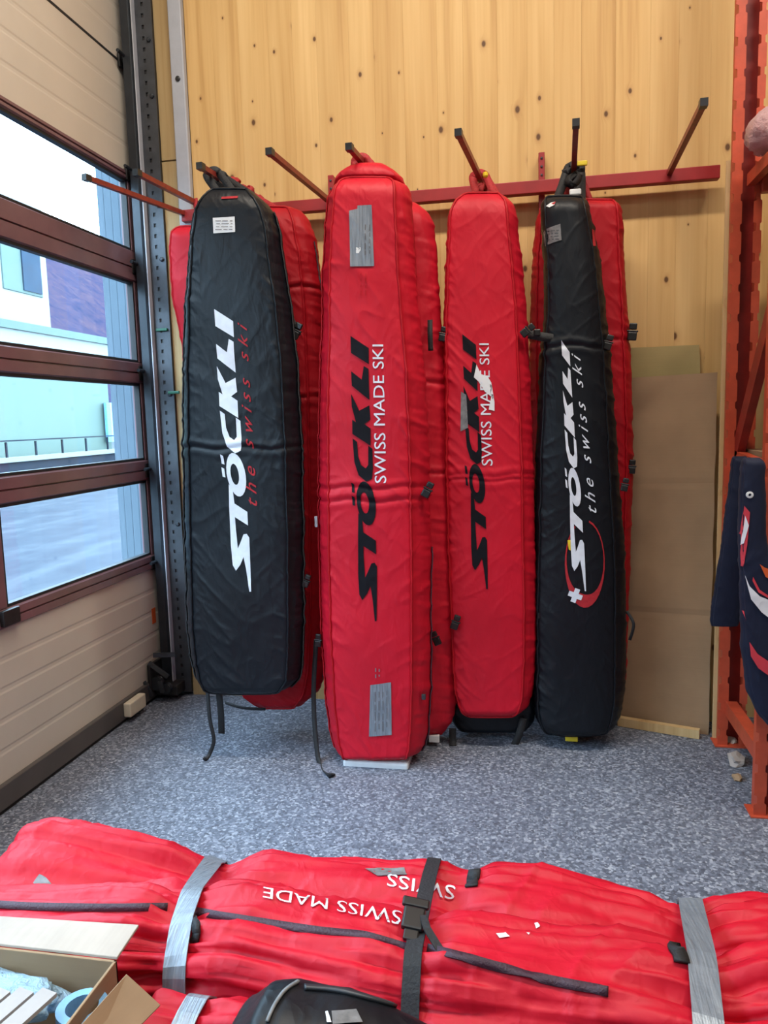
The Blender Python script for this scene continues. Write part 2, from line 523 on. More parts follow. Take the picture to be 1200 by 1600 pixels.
# ------------------------------------------------------------------ sectional door
door = bpy.data.objects.new('door_1', None); COL.objects.link(door); door.location = (XD, 1.2, 0); door['kind'] = 'structure'
Y0, Y1 = -1.2, 3.66


def panel(z0, z1, pitch=0.111):
    """beige sandwich panel: ribbed profile run along Y"""
    prof = []; z = z0
    prof.append((XD - 0.03, z0)); prof.append((XD, z0))
    n = max(1, round((z1 - z0) / pitch)); p = (z1 - z0) / n
    for i in range(1, n):
        zz = z0 + i * p
        prof += [(XD, zz - 0.014), (XD - 0.0016, zz - 0.006), (XD - 0.0016, zz + 0.006), (XD, zz + 0.014)]
    prof += [(XD, z1), (XD - 0.03, z1)]
    return prism(nb(), prof, Y1 - Y0, lambda u, v, ww: Vector((u, Y0 + ww, v)))


obj('panel', panel(0.105, 0.668), M['beige'], door)
obj('panel', panel(2.63, 3.128), M['beige'], door)
obj('panel', panel(3.135, 3.62), M['beige'], door)
obj('panel', panel(3.627, 4.12), M['beige'], door)
for zj in (3.1315, 3.6235): obj('section_joint', bx((XD - 0.02, Y0, zj - 0.006), (XD + 0.0015, Y1, zj + 0.006)), M['gasket'], door)
b = nb(); box(b, (XD - 0.03, Y0, 0.016), (XD + 0.02, Y1, 0.105), 0.004)
seal = obj('bottom_rail', b, M['seal'], door)
obj('rubber_seal', bx((XD - 0.025, Y0, 0.0), (XD + 0.012, Y1, 0.018), 0.003), M['rubber'], seal)


def rail(z0, z1, lip=0.5):
    b = nb()
    prof = [(XD - 0.04, z0), (XD + 0.004, z0), (XD + 0.012, z0 + 0.006), (XD + 0.012, z0 + (z1 - z0) * lip - 0.004), (XD + 0.002, z0 + (z1 - z0) * lip - 0.002),
            (XD + 0.002, z0 + (z1 - z0) * lip + 0.002), (XD + 0.012, z0 + (z1 - z0) * lip + 0.004), (XD + 0.012, z1 - 0.006), (XD + 0.004, z1), (XD - 0.04, z1)]
    prism(b, prof, Y1 - Y0, lambda u, v, ww: Vector((u, Y0 + ww, v)))
    return obj('rail', b, M['maroon'], door)


ZP = [(0.742, 1.126), (1.228, 1.610), (1.712, 2.104), (2.252, 2.585)]
rail(0.668, 0.742); rail(1.126, 1.228); rail(1.610, 1.712); rail(2.104, 2.252, 0.45); rail(2.585, 2.628)
YP = [(2.48, 3.595), (1.28, 2.395), (0.08, 1.195), (-1.12, -0.005)]
for z0, z1 in ZP:
    b = nb()
    for a, c in ((Y0, -1.12), (-0.005, 0.08), (1.195, 1.28), (2.395, 2.48), (3.595, Y1)):
        box(b, (XD - 0.04, a, z0), (XD + 0.008, c, z1), 0.003)
    obj('mullion', b, M['maroon'], door)
    for a, c in YP:
        g = nb(); t_ = 0.012
        for lo, hi in (((a, z0), (c, z0 + t_)), ((a, z1 - t_), (c, z1)), ((a, z0 + t_), (a + t_, z1 - t_)), ((c - t_, z0 + t_), (c, z1 - t_))):
            box(g, (XD - 0.025, lo[0], lo[1]), (XD + 0.003, hi[0], hi[1]))
        gk = obj('gasket', g, M['gasket'], door)
        obj('pane', bx((XD - 0.017, a + 0.004, z0 + 0.004), (XD - 0.013, c - 0.004, z1 - 0.004)), M['glass'], gk)
# side roller hinges at every section joint
for z in (3.13, 2.615, 2.175, 1.66, 1.175, 0.70):
    b = nb(); box(b, (XD + 0.006, 3.575, z - 0.035), (XD + 0.018, 3.66, z + 0.035), 0.003)
    box(b, (XD + 0.018, 3.60, z - 0.016), (XD + 0.05, 3.65, z + 0.016), 0.003)
    h = obj('roller_hinge', b, M['black_iron'], door)
    obj('roller', lathe(nb(), [(0.008, 3.52), (0.008, 3.60), (0.024, 3.60), (0.024, 3.625), (0.008, 3.626)], 14, (XD + 0.04, 0, z + 0.01), 'Y'), M['steel_dark'], h)
p = atX(12, 962, XD)
b = nb(); box(b, (XD + 0.01, p.y - 0.06, p.z - 0.03), (XD + 0.03, p.y + 0.035, p.z + 0.03), 0.004); obj('hinge', b, M['black_iron'], door)
p = atX(240, 962, XD); obj('warning_sticker', bx((XD, p.y - 0.018, p.z - 0.04), (XD + 0.0016, p.y + 0.02, p.z + 0.04)), M['orange_label'], door)
a_ = atX(205, 1113, XD + 0.06)
b = nb(); box(b, (XD + 0.02, a_.y, 0.03), (XD + 0.058, a_.y + 0.15, 0.098), 0.006); sb = obj('sensor_box', b, M['cream'], door)
# bottom bracket with lifting cable spool
b = nb(); box(b, (XD + 0.012, 3.46, 0.06), (XD + 0.03, 3.66, 0.20), 0.004); box(b, (XD + 0.03, 3.50, 0.03), (XD + 0.15, 3.60, 0.085), 0.006)
br = obj('bottom_bracket', b, M['black_iron'], door)
for q, r_ in (((XD + 0.05, 3.49, 0.10), 0.035), ((XD + 0.10, 3.50, 0.075), 0.028)):
    obj('pulley', lathe(nb(), [(r_, 3.47), (r_ * 0.7, 3.485), (r_, 3.50)], 16, (q[0], 0, q[2]), 'Y'), M['steel_dark'], br)
for p0, p1 in (((XD + 0.03, 3.50, 0.24), (XD + 0.13, 3.54, 0.235)), ((XD + 0.02, 3.47, 0.21), (XD + 0.12, 3.47, 0.14)), ((XD + 0.08, 3.46, 0.12), (XD + 0.09, 3.46, 0.06)), ((XD + 0.0, 3.44, 0.12), (XD + 0.03, 3.46, 0.04))):
    obj('lever', ribbon([p0, p1], 0.022, 0.012), M['steel_gray'], br)

# track: smooth roller channel + perforated angle
trk = thing('door_track', 'dark steel vertical roller track with perforated angle right of the sectional door', 'track', (-1.8, 3.6, 0))
prof = [(-1.905, 3.675), (-1.90, 3.60), (-1.885, 3.575), (-1.845, 3.572), (-1.828, 3.59), (-1.828, 3.61), (-1.842, 3.61), (-1.850, 3.592), (-1.878, 3.594), (-1.886, 3.61), (-1.888, 3.675)]
obj('channel', prism(nb(), prof, ZC - 0.02, lambda u, v, ww: Vector((u, v, 0.02 + ww))), M['steel_dark'], trk)
b = nb(); box(b, (-1.824, 3.56, 0.02), (-1.818, 3.63, ZC), 0.001); obj('edge_strip', b, M['conduit'], trk)
# perforated plate built with real slots
b = nb(); zs = 0.05; xs = (-1.817, -1.787, -1.775, -1.735)
def strip(x0, x1, z0, z1): box(b, (x0, 3.590, z0), (x1, 3.596, z1))
strip(xs[0], xs[1], 0.02, ZC); strip(xs[2], xs[3], 0.02, ZC)
z = 0.02
while z < ZC - 0.1:
    strip(xs[1], xs[2], z, z + 0.032); z += 0.05
strip(xs[1], xs[2], z, ZC)
obj('perforated_angle', b, M['steel_gray'], trk)
obj('backing', bx((-1.817, 3.596, 0.02), (-1.735, 3.61, ZC)), M['black_iron'], trk)
for z in (0.9, 1.55, 2.2, 2.45, 2.95, 3.2):
    obj('bolt', lathe(nb(), [(0.011, 3.592), (0.011, 3.583), (0.006, 3.580)], 6, (-1.755, 0, z), 'Y'), M['steel_dark'], trk)

for y_, z_px in ((515, 253), (613, 272)):
    p = atY(z_px, y_, 3.585); obj('cable_tie', bx((p.x - 0.03, 3.576, p.z - 0.008), (p.x + 0.03, 3.590, p.z + 0.006), 0.003), M['green'], trk)

# ------------------------------------------------------------------ outside
bm = nb(); box(bm, (-60, -60, -0.2), (-2.1, 120, -0.1)); struct('road', bm, M['asphalt'])
# door reveal clad in blue vertical sheets
bm = nb()
x = -2.20
while x < -1.985:
    box(bm, (x, 3.803, -0.1), (min(x + 0.036, -1.98), 3.9, 4.4), 0.002); x += 0.042
box(bm, (-2.20, 3.8045, -0.1), (-1.97, 3.92, 4.4)); struct('trim_2', bm, M['ext_blue'])
bm = bx((-1.975, 3.70, 0), (-1.95, 3.9, 4.4)); struct('trim_3', bm, M['ext_white'])
XB = -16.3
def zb(x, y): return atX(x, y, XB).z
hall = thing('low_building', 'pale low building with a white roof edge seen through the door windows', 'building', (XB - 6, 10, 0))
zt, zbm = zb(100, 520), zb(100, 552)
obj('wall', bx((XB - 12, -30, -0.1), (XB, 28.0, zbm)), M['ext_cyan'], hall)
obj('roof_edge', bx((XB - 12, -30, zbm), (XB + 0.4, 28.4, zt - 0.25)), M['ext_white'], hall)
obj('roof_coping', bx((XB - 12, -30, zt - 0.25), (XB + 0.5, 28.5, zt)), M['ext_sill'], hall)
obj('blue_downpipe', tube([(XB + 0.25, 27.6, zb(170, 690)), (XB + 0.25, 27.6, zb(170, 630))], 0.22, 10, Vector((1, 0, 0))), M['tape_roll'], hall)
blk = thing('white_office_block', 'white office block with blue windows above the low building', 'building', (XB - 8, 10, zt))
obj('wall', bx((XB - 10, -30, zt), (XB - 1.6, 27.0, 10.5)), M['ext_white'], blk)
for i in range(9):
    y1 = 26.6 - i * 3.1
    f = obj('window_frame', bx((XB - 1.7, y1 - 2.2, 6.25), (XB - 1.55, y1, 8.0), 0.02), M['ext_sill'], blk)
    obj('pane', bx((XB - 1.6, y1 - 1.15, 6.35), (XB - 1.50, y1 - 0.1, 7.9)), M['ext_glass'], f)
obj('ledge', bx((XB - 1.7, -30, zt + 0.02), (XB - 1.2, 27.1, zt + 0.22)), M['ext_blue'], blk)
rl = thing('street_railing', 'thin railing on a low concrete wall in front of the pale building', 'railing', (XB + 1, 20, -0.1))
ztop = zb(100, 683); zlo = zb(100, 706)
obj('base_wall', bx((XB + 0.6, -20, -0.1), (XB + 1.0, 30, zb(100, 712))), M['ext_dark'], rl)
obj('coping', bx((XB + 0.5, -20, zb(100, 712)), (XB + 1.1, 30, zlo)), M['ext_white'], rl)
obj('handrail', bx((XB + 0.75, -20, ztop - 0.04), (XB + 0.85, 30, ztop)), M['ext_dark'], rl)
for i in range(16):
    y = 29.2 - i * 1.42
    obj('post', bx((XB + 0.76, y - 0.03, zlo), (XB + 0.81, y + 0.03, ztop - 0.06)), M['ext_dark'], rl)
bm = nb(); nx, ny = 40, 90; vg = []
for i in range(nx):
    row = []
    for j in range(ny):
        X = -42 - i * 1.6; Y = -20 + j * 3.0
        h = 60 * (i / (nx - 1)) ** 0.9 * (0.86 + 0.12 * math.sin(Y * 0.03 + 0.3)) + 0.8 * noise.noise(Vector((X * 0.2, Y * 0.2, 0))) + 1.2 * abs(noise.noise(Vector((X * 0.9, Y * 0.9, 3))))
        row.append(bm.verts.new((X, Y, h - 0.5)))
    vg.append(row)
for i in range(nx - 1):
    for j in range(ny - 1): bm.faces.new((vg[i][j], vg[i][j + 1], vg[i + 1][j + 1], vg[i + 1][j]))
struct('hillside', bm, M['hill'])

# ------------------------------------------------------------------ ceiling lamps
for i, (p, e, c) in enumerate(LAMPS):
    L = thing('ceiling_lamp', 'long flat ceiling lamp, %s of the %s row' % (('left', 'right')[i % 2], ('back wall', 'middle', 'rearmost')[i // 2]), 'lamp', (p[0], p[1], 4.43), 'ceiling lamps over the floor')
    obj('housing', bx((p[0] - 0.8, p[1] - 0.14, 4.45), (p[0] + 0.8, p[1] + 0.14, 4.5), 0.006), M['label_white'], L)
    obj('diffuser', bx((p[0] - 0.77, p[1] - 0.12, 4.43), (p[0] + 0.77, p[1] + 0.12, 4.452), 0.004), M['lamp'], L)

# ------------------------------------------------------------------ lettering on cloth
def tess(polys, step, skewdir=None):
    """polys: list of polygons, each a list of rings [(x,y)...]; returns a bmesh cut finely"""
    bm = nb()
    for rings in polys:
        vv = [[Vector((a, b_, 0)) for a, b_ in r] for r in rings]
        flat = [bm.verts.new(q) for r in vv for q in r]
        for t in tessellate_polygon(vv):
            try: bm.faces.new([flat[i] for i in t])
            except ValueError: pass
    cut(bm, step)
    return bm


def cut(bm, step):
    xs = [v.co.x for v in bm.verts]; ys = [v.co.y for v in bm.verts]
    for ax, lo, hi in ((0, min(xs), max(xs)), (1, min(ys), max(ys))):
        p = lo + step
        while p < hi:
            co = Vector((p, 0, 0)) if ax == 0 else Vector((0, p, 0)); no = Vector((1, 0, 0)) if ax == 0 else Vector((0, 1, 0))
            bmesh.ops.bisect_plane(bm, geom=bm.verts[:] + bm.edges[:] + bm.faces[:], dist=1e-5, plane_co=co, plane_no=no)
            p += step


def font_bm(txt, shear=0.0, space=1.0):
    cu = bpy.data.curves.new('txt', 'FONT'); cu.body = txt; cu.shear = shear; cu.space_character = space; cu.resolution_u = 3
    o = bpy.data.objects.new('txt', cu); COL.objects.link(o)
    dg = bpy.context.evaluated_depsgraph_get(); dg.update()
    me = bpy.data.meshes.new_from_object(o.evaluated_get(dg))
    bm = nb(); bm.from_mesh(me)
    bpy.data.objects.remove(o); bpy.data.curves.remove(cu); bpy.data.meshes.remove(me)
    bmesh.ops.triangulate(bm, faces=bm.faces)
    return bm


def text_px(txt, p0, p1, h0, h1, step, shear=0.0, space=1.0, flip=False):
    """text from pixel p0 to p1 along its baseline, letter-up vectors h0 (start) and h1 (end)"""
    bm = font_bm(txt, shear, space)
    xs = [v.co.x for v in bm.verts]; x0, x1 = min(xs), max(xs)
    hmax = 0.70
    for v in bm.verts:
        a = (v.co.x - x0) / (x1 - x0); b_ = v.co.y / hmax
        px = p0[0] + a * (p1[0] - p0[0]) + b_ * (h0[0] + a * (h1[0] - h0[0]))
        py = p0[1] + a * (p1[1] - p0[1]) + b_ * (h0[1] + a * (h1[1] - h0[1]))
        v.co = (px, py, 0)
    cut(bm, step)
    return bm


def stick(bm, tree, Yplane, off=0.003, direction=Vector((0, 1, 0)), start=0.6, plane='Y', th=0.0):
    """lay a pixel-space sheet onto a surface: pixel -> point on the bag's plane -> nearest hit along direction"""
    bad = []
    for v in bm.verts:
        P = atY(v.co.x, v.co.y, Yplane)
        hit, no, fi, d = tree.ray_cast(P - direction * start, direction)
        if hit is None: bad.append(v); v.co = P; continue
        v.co = hit - direction * off
    if bad: bmesh.ops.delete(bm, geom=bad, context='VERTS')
    return bm


def c1(x, y): return (270 + x / 4, 400 + y / 4)


LOGO = []
LOGO.append([[c1(*p) for p in ((268, 335), (385, 410), (390, 510), (275, 440))]])
LOGO.append([[c1(*p) for p in ((280, 552), (348, 604), (358, 520), (388, 538), (402, 730), (288, 642))]])
LOGO.append([[c1(*p) for p in ((285, 690), (340, 795), (402, 762), (412, 850), (375, 878), (415, 905), (420, 1012), (303, 938), (298, 850), (322, 866), (292, 770))]])
LOGO.append([[c1(*p) for p in ((305, 966), (335, 988), (345, 1075), (365, 1130), (395, 1150), (410, 1130), (405, 1010), (432, 1030), (441, 1150), (436, 1215), (402, 1232), (352, 1192), (322, 1110))]])
def ell(cx, cy, a, b_, sh, n=22): return [(cx + a * math.cos(t), cy + b_ * math.sin(t) + sh * math.cos(t)) for t in (2 * math.pi * i / n for i in range(n))]
LOGO.append([[c1(*p) for p in ell(407, 1365, 62, 128, 45)], [c1(*p) for p in ell(398, 1362, 27, 62, 22)]])
LOGO.append([[c1(*p) for p in ((308, 1238), (326, 1248), (334, 1302), (316, 1296))]])
LOGO.append([[c1(*p) for p in ((314, 1318), (332, 1328), (340, 1382), (322, 1376))]])
LOGO.append([[(360, 756), (366, 764), (369, 786), (389, 799), (390, 820), (369.5, 807), (371, 826), (374, 856), (378, 847), (383, 834), (388, 833), (392, 839), (393.4, 879), (394.7, 923), (392, 923), (387, 889), (383, 869), (378, 881), (371, 890.5), (366, 882), (363, 850), (361, 800)]])


def logo_px(T=None, top=None, e2=None, taper=1.0, only=None):
    """the wordmark, moved from its place on the left black bag to another bag"""
    bm = tess([LOGO[i] for i in (only or range(len(LOGO)))], 3.2)
    if T is not None:
        To = np.array((394.0, 923.0)); A = np.array(((366 - 394.0, -31.0), (503 - 923.0, 0.0)))
        B = np.array(((top[0] - T[0], e2[0]), (top[1] - T[1], e2[1])))
        for v in bm.verts:
            ab = np.linalg.inv(A) @ (np.array((v.co.x, v.co.y)) - To); ab[1] *= 1 + (taper - 1) * ab[0]
            q = B @ ab + np.array(T); v.co = (q[0], q[1], 0)
    return bm


# ------------------------------------------------------------------ hanging ski bags
def nz(pts, off=0.0):
    return np.array([noise.noise(Vector((a + off, b_ + off * 0.7, c))) for a, b_, c in pts])


def make_bag(t, mat, rows, Yf, depth, fi=(0.78, 0.78), folds=(), seed=0.0, topr=0.14, botr=0.05, bulge=0.014, wr=1.0, N=380, name='body', lean=0.0):
    """soft box loft: front panel with seams, gusset, back. rows = (py, px left, px right) of its outline"""
    Ys = Yf + 0.06
    L = np.array([tuple(atY(a, y, Ys)) for y, a, _ in rows]); R = np.array([tuple(atY(c, y, Ys)) for y, _, c in rows])
    zc = (L[:, 2] + R[:, 2]) / 2
    d = np.concatenate([[0], np.cumsum(np.abs(np.diff(zc)) + 0.5 * np.abs(np.diff(R[:, 0] - L[:, 0])))])
    d /= d[-1]; tt = np.linspace(0, 1, N)
    def it(a):
        r = np.interp(tt, d, a); k = np.array([1, 3, 4, 3, 1]) / 12
        for _ in range(2):
            p = np.pad(r, 2, mode='edge'); q = np.convolve(p, k, 'valid'); q[0] = r[0]; q[-1] = r[-1]; r = q
        return r
    Lx, Lz, Rx, Rz = it(L[:, 0]), it(L[:, 2]), it(R[:, 0]), it(R[:, 2])
    ztop, zbot = zc[0], zc[-1]
    # cross-section: (s in -1..1, depth 0..1, zone)
    nf, ng, nbk = 60, 16, 10
    sec = []
    for i in range(nf + 1):
        u = -1 + 2 * i / nf
        s = u * (fi[1] if u > 0 else fi[0]); sec.append((s, -bulge * (1 - abs(u) ** 2.6) / depth, 0))
    for i in range(1, ng):
        a = i / ng; s = fi[1] + (1 - fi[1]) * math.sin(min(1, a * 1.9) * math.pi / 2) if a < 0.53 else 1 - 0.16 * ((a - 0.53) / 0.47) ** 2
        sec.append((s, 0.03 + 0.97 * a, 1))
    for i in range(nbk + 1):
        u = 1 - 2 * i / nbk; sec.append((u * 0.82, 1.0 + 0.04 * (1 - u * u), 2))
    for i in range(ng - 1, 0, -1):
        a = i / ng; s = fi[0] + (1 - fi[0]) * math.sin(min(1, a * 1.9) * math.pi / 2) if a < 0.53 else 1 - 0.16 * ((a - 0.53) / 0.47) ** 2
        sec.append((-s, 0.03 + 0.97 * a, 3))
    K = len(sec); S = np.array([q[0] for q in sec]); Dp = np.array([q[1] for q in sec]); Zn = np.array([q[2] for q in sec])
    zz = (Lz + Rz) / 2
    ft = np.clip((ztop - zz) / topr, 0, 1); fb = np.clip((zz - zbot) / botr, 0, 1)
    f = np.sqrt(np.clip(1 - (1 - ft) ** 2, 0.02, 1)) * np.sqrt(np.clip(1 - (1 - fb) ** 2, 0.06, 1))
    X = ((Lx + Rx) / 2)[:, None] + ((Rx - Lx) / 2)[:, None] * S[None, :]
    Z = ((Lz + Rz) / 2)[:, None] + ((Rz - Lz) / 2)[:, None] * S[None, :]
    Y = Yf + depth / 2 + (Dp[None, :] - 0.5) * depth * f[:, None] + lean * (zz - zbot)[:, None]
    P = np.stack([X, Y, Z], -1)
    # outward normals of each ring
    T = np.roll(P, -1, 1) - np.roll(P, 1, 1); nx, ny = T[..., 1], -T[..., 0]
    ln = np.sqrt(nx ** 2 + ny ** 2) + 1e-9; nx, ny = nx / ln, ny / ln
    q = P.reshape(-1, 3)
    big = nz(q * np.array([5, 3, 2.6]), seed)
    dg = q[:, 2] * 0.75 + q[:, 0] * 0.9; dh = q[:, 2] * 0.9 - q[:, 0] * 0.75
    rid1 = 1 - np.abs(nz(np.stack([dg * 11, dh * 3.2, q[:, 1] * 3], -1), seed + 5)) * 2.2
    rid2 = 1 - np.abs(nz(np.stack([dg * 3.4, dh * 13, q[:, 1] * 3], -1), seed + 9)) * 2.2
    puck = nz(np.stack([q[:, 0] * 6, q[:, 1] * 7, q[:, 2] * 52 + q[:, 0] * 16], -1), seed + 13)
    rid3 = 1 - np.abs(nz(np.stack([dg * 30, dh * 9, q[:, 1] * 8], -1), seed + 31)) * 2.4
    msk = np.clip(nz(q * np.array([4, 4, 2.2]), seed + 20) * 1.6 + 0.5, 0, 1)
    s1 = np.abs(np.tile(S, N)); zn = np.tile(Zn, N); zq = np.repeat(zz, K)
    edge = np.clip((s1 - 0.45) / 0.5, 0, 1); gus = ((zn == 1) | (zn == 3)).astype(float)
    low = np.clip(1 - (zq - zbot) / 0.5, 0, 1)
    dsp = 0.005 * big + 0.006 * np.clip(rid1, 0, 1) ** 4 * msk * (0.45 + 0.55 * edge + 0.5 * low) + 0.0042 * np.clip(rid2, 0, 1) ** 4 * (1 - msk) * (0.4 + 0.6 * edge)
    dsp += puck * (0.0014 * gus + 0.0014 * edge) + 0.0046 * np.clip(rid3, 0, 1) ** 2 * (0.10 + 0.75 * edge + 0.3 * low) * (1 - 0.6 * gus) * np.clip(msk * 1.4, 0.2, 1)
    for zf in folds:
        dz = zq - zf + 0.006 * np.sin(q[:, 0] * 30)
        dsp += -0.004 * np.exp(-(dz / 0.005) ** 2) + 0.0035 * np.exp(-((dz - 0.02) / 0.011) ** 2) + 0.002 * np.exp(-((dz + 0.02) / 0.012) ** 2)
    seam = np.zeros(K)
    for j0 in (0, nf):
        for dj in range(-3, 4): seam[(j0 + dj) % K] = max(seam[(j0 + dj) % K], math.exp(-(dj / 1.3) ** 2))
    dsp -= 0.006 * np.tile(seam, N)
    dsp *= wr * np.repeat(np.clip(f, 0, 1), K)
    P[..., 0] += nx * dsp.reshape(N, K); P[..., 1] += ny * dsp.reshape(N, K)
    bm = nb(); g = [[bm.verts.new(P[i, j]) for j in range(K)] for i in range(N)]
    for i in range(N - 1):
        for j in range(K):
            k = (j + 1) % K; bm.faces.new((g[i][j], g[i + 1][j], g[i + 1][k], g[i][k]))
    bm.faces.new(g[0][::1]); bm.faces.new(g[-1][::-1])
    bmesh.ops.recalc_face_normals(bm, faces=bm.faces)
    tree = BVHTree.FromBMesh(bm)
    body = obj(name, bm, mat, t, True)
    return dict(body=body, tree=tree, P=P, iL=0, iR=nf, nf=nf, ng=ng, Yf=Yf, K=K, S=S, zz=zz, f=f)


def piping(t, B, mat, r=0.005, top=True):
    P = B['P']; up = Vector((0, -1, 0.01))
    a, b_ = 6, len(P) - 4
    path = [Vector(P[i, B['iL']]) for i in range(b_, a, -2)]
    if top: path += [Vector(P[a, j]) for j in range(1, B['iR'], 2)]
    path2 = [Vector(P[i, B['iR']]) for i in range(a, b_, 2)]
    if top: pp = path + path2
    path3 = [Vector(P[b_, j]) for j in range(B['iR'] - 1, 0, -2)]
    pp = path + path2 + path3
    pp = [p + Vector((0, -0.0045, 0)) for p in pp]
    return obj('piping', tube(pp, r, 6, Vector((0.02, 1, 0.03)), None, True), mat, t, True)


def gusset_zip(t, B, side, i0, i1, wd=0.016, mat=None, at=0.45):
    P = B['P']; n = len(P); j = (B['iR'] + int(B['ng'] * at)) if side > 0 else (B['K'] - int(B['ng'] * at))
    pts = []; ups = []
    for i in range(int(n * i0), int(n * i1), 2):
        p = Vector(P[i, j]); c = Vector((P[i, :, 0].mean(), P[i, :, 1].mean(), P[i, j, 2])); d = (p - c).normalized()
        pts.append(p + d * 0.0045); ups.append(d)
    return obj('zipper', ribbon(pts, wd, 0.004, ups), mat or M['zip'], t)


def patch(t, B, ring, mat, name, off=0.0035, label=None, step=5):
    return obj(name, stick(tess([[ring]], step), B['tree'], B['Yf'], off), mat, t, True, label)


def writing(t, B, bm, mat, name='lettering', off=0.003, label=None):
    o = obj(name, stick(bm, B['tree'], B['Yf'], off), mat, t, True, label)
    if name == 'slogan': o['kind'] = 'stuff'   # letters too small to pick apart
    return o


def wordmark(t, B, mat, off=0.003, **kw):
    """the big wordmark, one printed letter per part"""
    for ids in ((7,), (4, 5, 6), (3,), (2,), (1,), (0,)):
        writing(t, B, logo_px(only=ids, **kw), mat, 'letter', off)


def buckle(t, p, s=1.0, rot=0.0, name='buckle'):
    R = Matrix.Translation(p) @ Matrix.Rotation(rot, 4, 'Y') @ Matrix.Scale(s, 4)
    b = nb(); box(b, (-0.014, -0.007, -0.02), (0.014, 0.007, 0.006), 0.004, R); box(b, (-0.017, -0.005, 0.006), (0.017, 0.005, 0.012), 0.003, R)
    box(b, (-0.012, -0.006, 0.014), (0.012, 0.006, 0.034), 0.004, R)
    o = obj(name, b, M['plastic'], t)
    return o


def strap(t, pts, wd=0.022, th=0.003, mat=None, up=Vector((0, 1, 0.02)), name='strap'):
    return obj(name, ribbon(smooth_path(pts, 6), wd, th, up), mat or M['webbing'], t, True)


def dots(B, x0, y0, x1, y1, n, ln, wd, mat, t, name, seed=1, vertical=True):
    """rows of tiny illegible scribble strokes on a label"""
    r = random.Random(seed); polys = []
    for k in range(n):
        if vertical:
            x = x0 + (x1 - x0) * (k + 0.5) / n; y = y0 + r.random() * 4
            while y < y1 - 3:
                l_ = ln * (0.5 + r.random()); l_ = min(l_, y1 - y); polys.append([[(x, y), (x + wd, y), (x + wd, y + l_), (x, y + l_)]]); y += l_ + 2 + r.random() * 4
        else:
            y = y0 + (y1 - y0) * (k + 0.5) / n; x = x0 + r.random() * 2
            while x < x1 - 2:
                l_ = ln * (0.5 + r.random()); l_ = min(l_, x1 - x); polys.append([[(x, y), (x + l_, y), (x + l_, y + wd), (x, y + wd)]]); x += l_ + 1.5 + r.random() * 2
    o = obj(name, stick(tess(polys, 6), B['tree'], B['Yf'], 0.005), mat, t); o['kind'] = 'stuff'
    return o


# peg positions: tip (x,y) and base x on the beam
ZB = 2.375
YBM = 3.52   # front face of the beam
PEGS = [(-1.735, 2.92, -1.60), (-1.515, 2.92, -1.46), (-1.246, 2.915, -1.20), (-0.938, 2.835, -0.89), (-0.644, 2.865, -0.60), (-0.243, 2.83, -0.19), (0.158, 2.845, 0.185), (0.556, 2.775, 0.575)]
PZ = ZB + 0.012
rack = thing('peg_rail', 'long red steel wall beam with eight slim projecting pegs above the hanging bags', 'rail', (-0.4, 3.56, ZB))
obj('beam', bx((-1.61, YBM, ZB - 0.025), (0.775, YBM + 0.045, ZB + 0.028), 0.003), M['beam_red'], rack)
for tx, ty, bxx in PEGS:
    o = obj('peg', ribbon([(tx, ty, PZ), (bxx, YBM + 0.002, PZ)], 0.02, 0.02, Vector((0, 0, 1))), M['peg_red'], rack)
    d = (Vector((bxx, YBM, 0)) - Vector((tx, ty, 0))).normalized()
    obj('end_cap', ribbon([Vector((tx, ty, PZ)) - d * 0.006, Vector((tx, ty, PZ)) + d * 0.025], 0.025, 0.025, Vector((0, 0, 1))), M['plastic'], o)
for px_, ytop in ((846, 243), (520, 278)):
    p = atY(px_, ytop, YW - 0.01); b = nb()
    box(b, (p.x - 0.013, YW - 0.055, ZB - 0.1), (p.x + 0.013, YW, p.z), 0.002)
    hb = obj('wall_bracket', b, M['beam_red'], rack)
    z = p.z - 0.025
    while z > ZB + 0.05:
        obj('bolt', lathe(nb(), [(0.005, YW - 0.054), (0.005, YW - 0.059), (0.003, YW - 0.060)], 8, (p.x, 0, z), 'Y'), M['steel_gray'], hb); z -= 0.035


def peg_at(i, y):
    tx, ty, bxx = PEGS[i]; a = (y - ty) / (YBM - ty); return Vector((tx + (bxx - tx) * a, y, PZ))


def hang_loop(t, i, y, anchor, mat, wd=0.022, spread=0.07, name='hanging_loop'):
    """webbing loop from the bag's top over its peg"""
    c = peg_at(i, y); A = Vector(anchor)
    pts = [A + Vector((-spread, 0, 0)), c + Vector((-0.03, 0, -0.005)), c + Vector((-0.014, 0, 0.013)), c + Vector((0.0, 0, 0.0175)), c + Vector((0.014, 0, 0.013)), c + Vector((0.03, 0, -0.005)), A + Vector((spread, 0, 0))]
    return obj(name, ribbon(smooth_path(pts, 5), wd, 0.004, Vector((0, 1, 0.01))), mat, t, True)


def knot(t, c, r, mat, seed):
    """webbing wrapped in a loose knot: three crossing loops"""
    rd = random.Random(seed); b = nb()
    for k in range(3):
        ax = Vector((rd.uniform(-1, 1), rd.uniform(-1, 1), rd.uniform(-1, 1))).normalized(); u = ax.orthogonal().normalized(); v = ax.cross(u); pts = []; ups = []
        for i in range(14):
            a = 2 * math.pi * i / 14; d = u * math.cos(a) + v * math.sin(a) * 0.75
            pts.append(Vector(c) + d * r * (0.85 + 0.15 * math.sin(2 * a + k))); ups.append(d)
        ribbon(pts, r * 0.75, r * 0.22, ups, b, True)
    return obj('strap_knot', b, mat, t, True)


RG = 'red ski bags hanging on the peg rail'
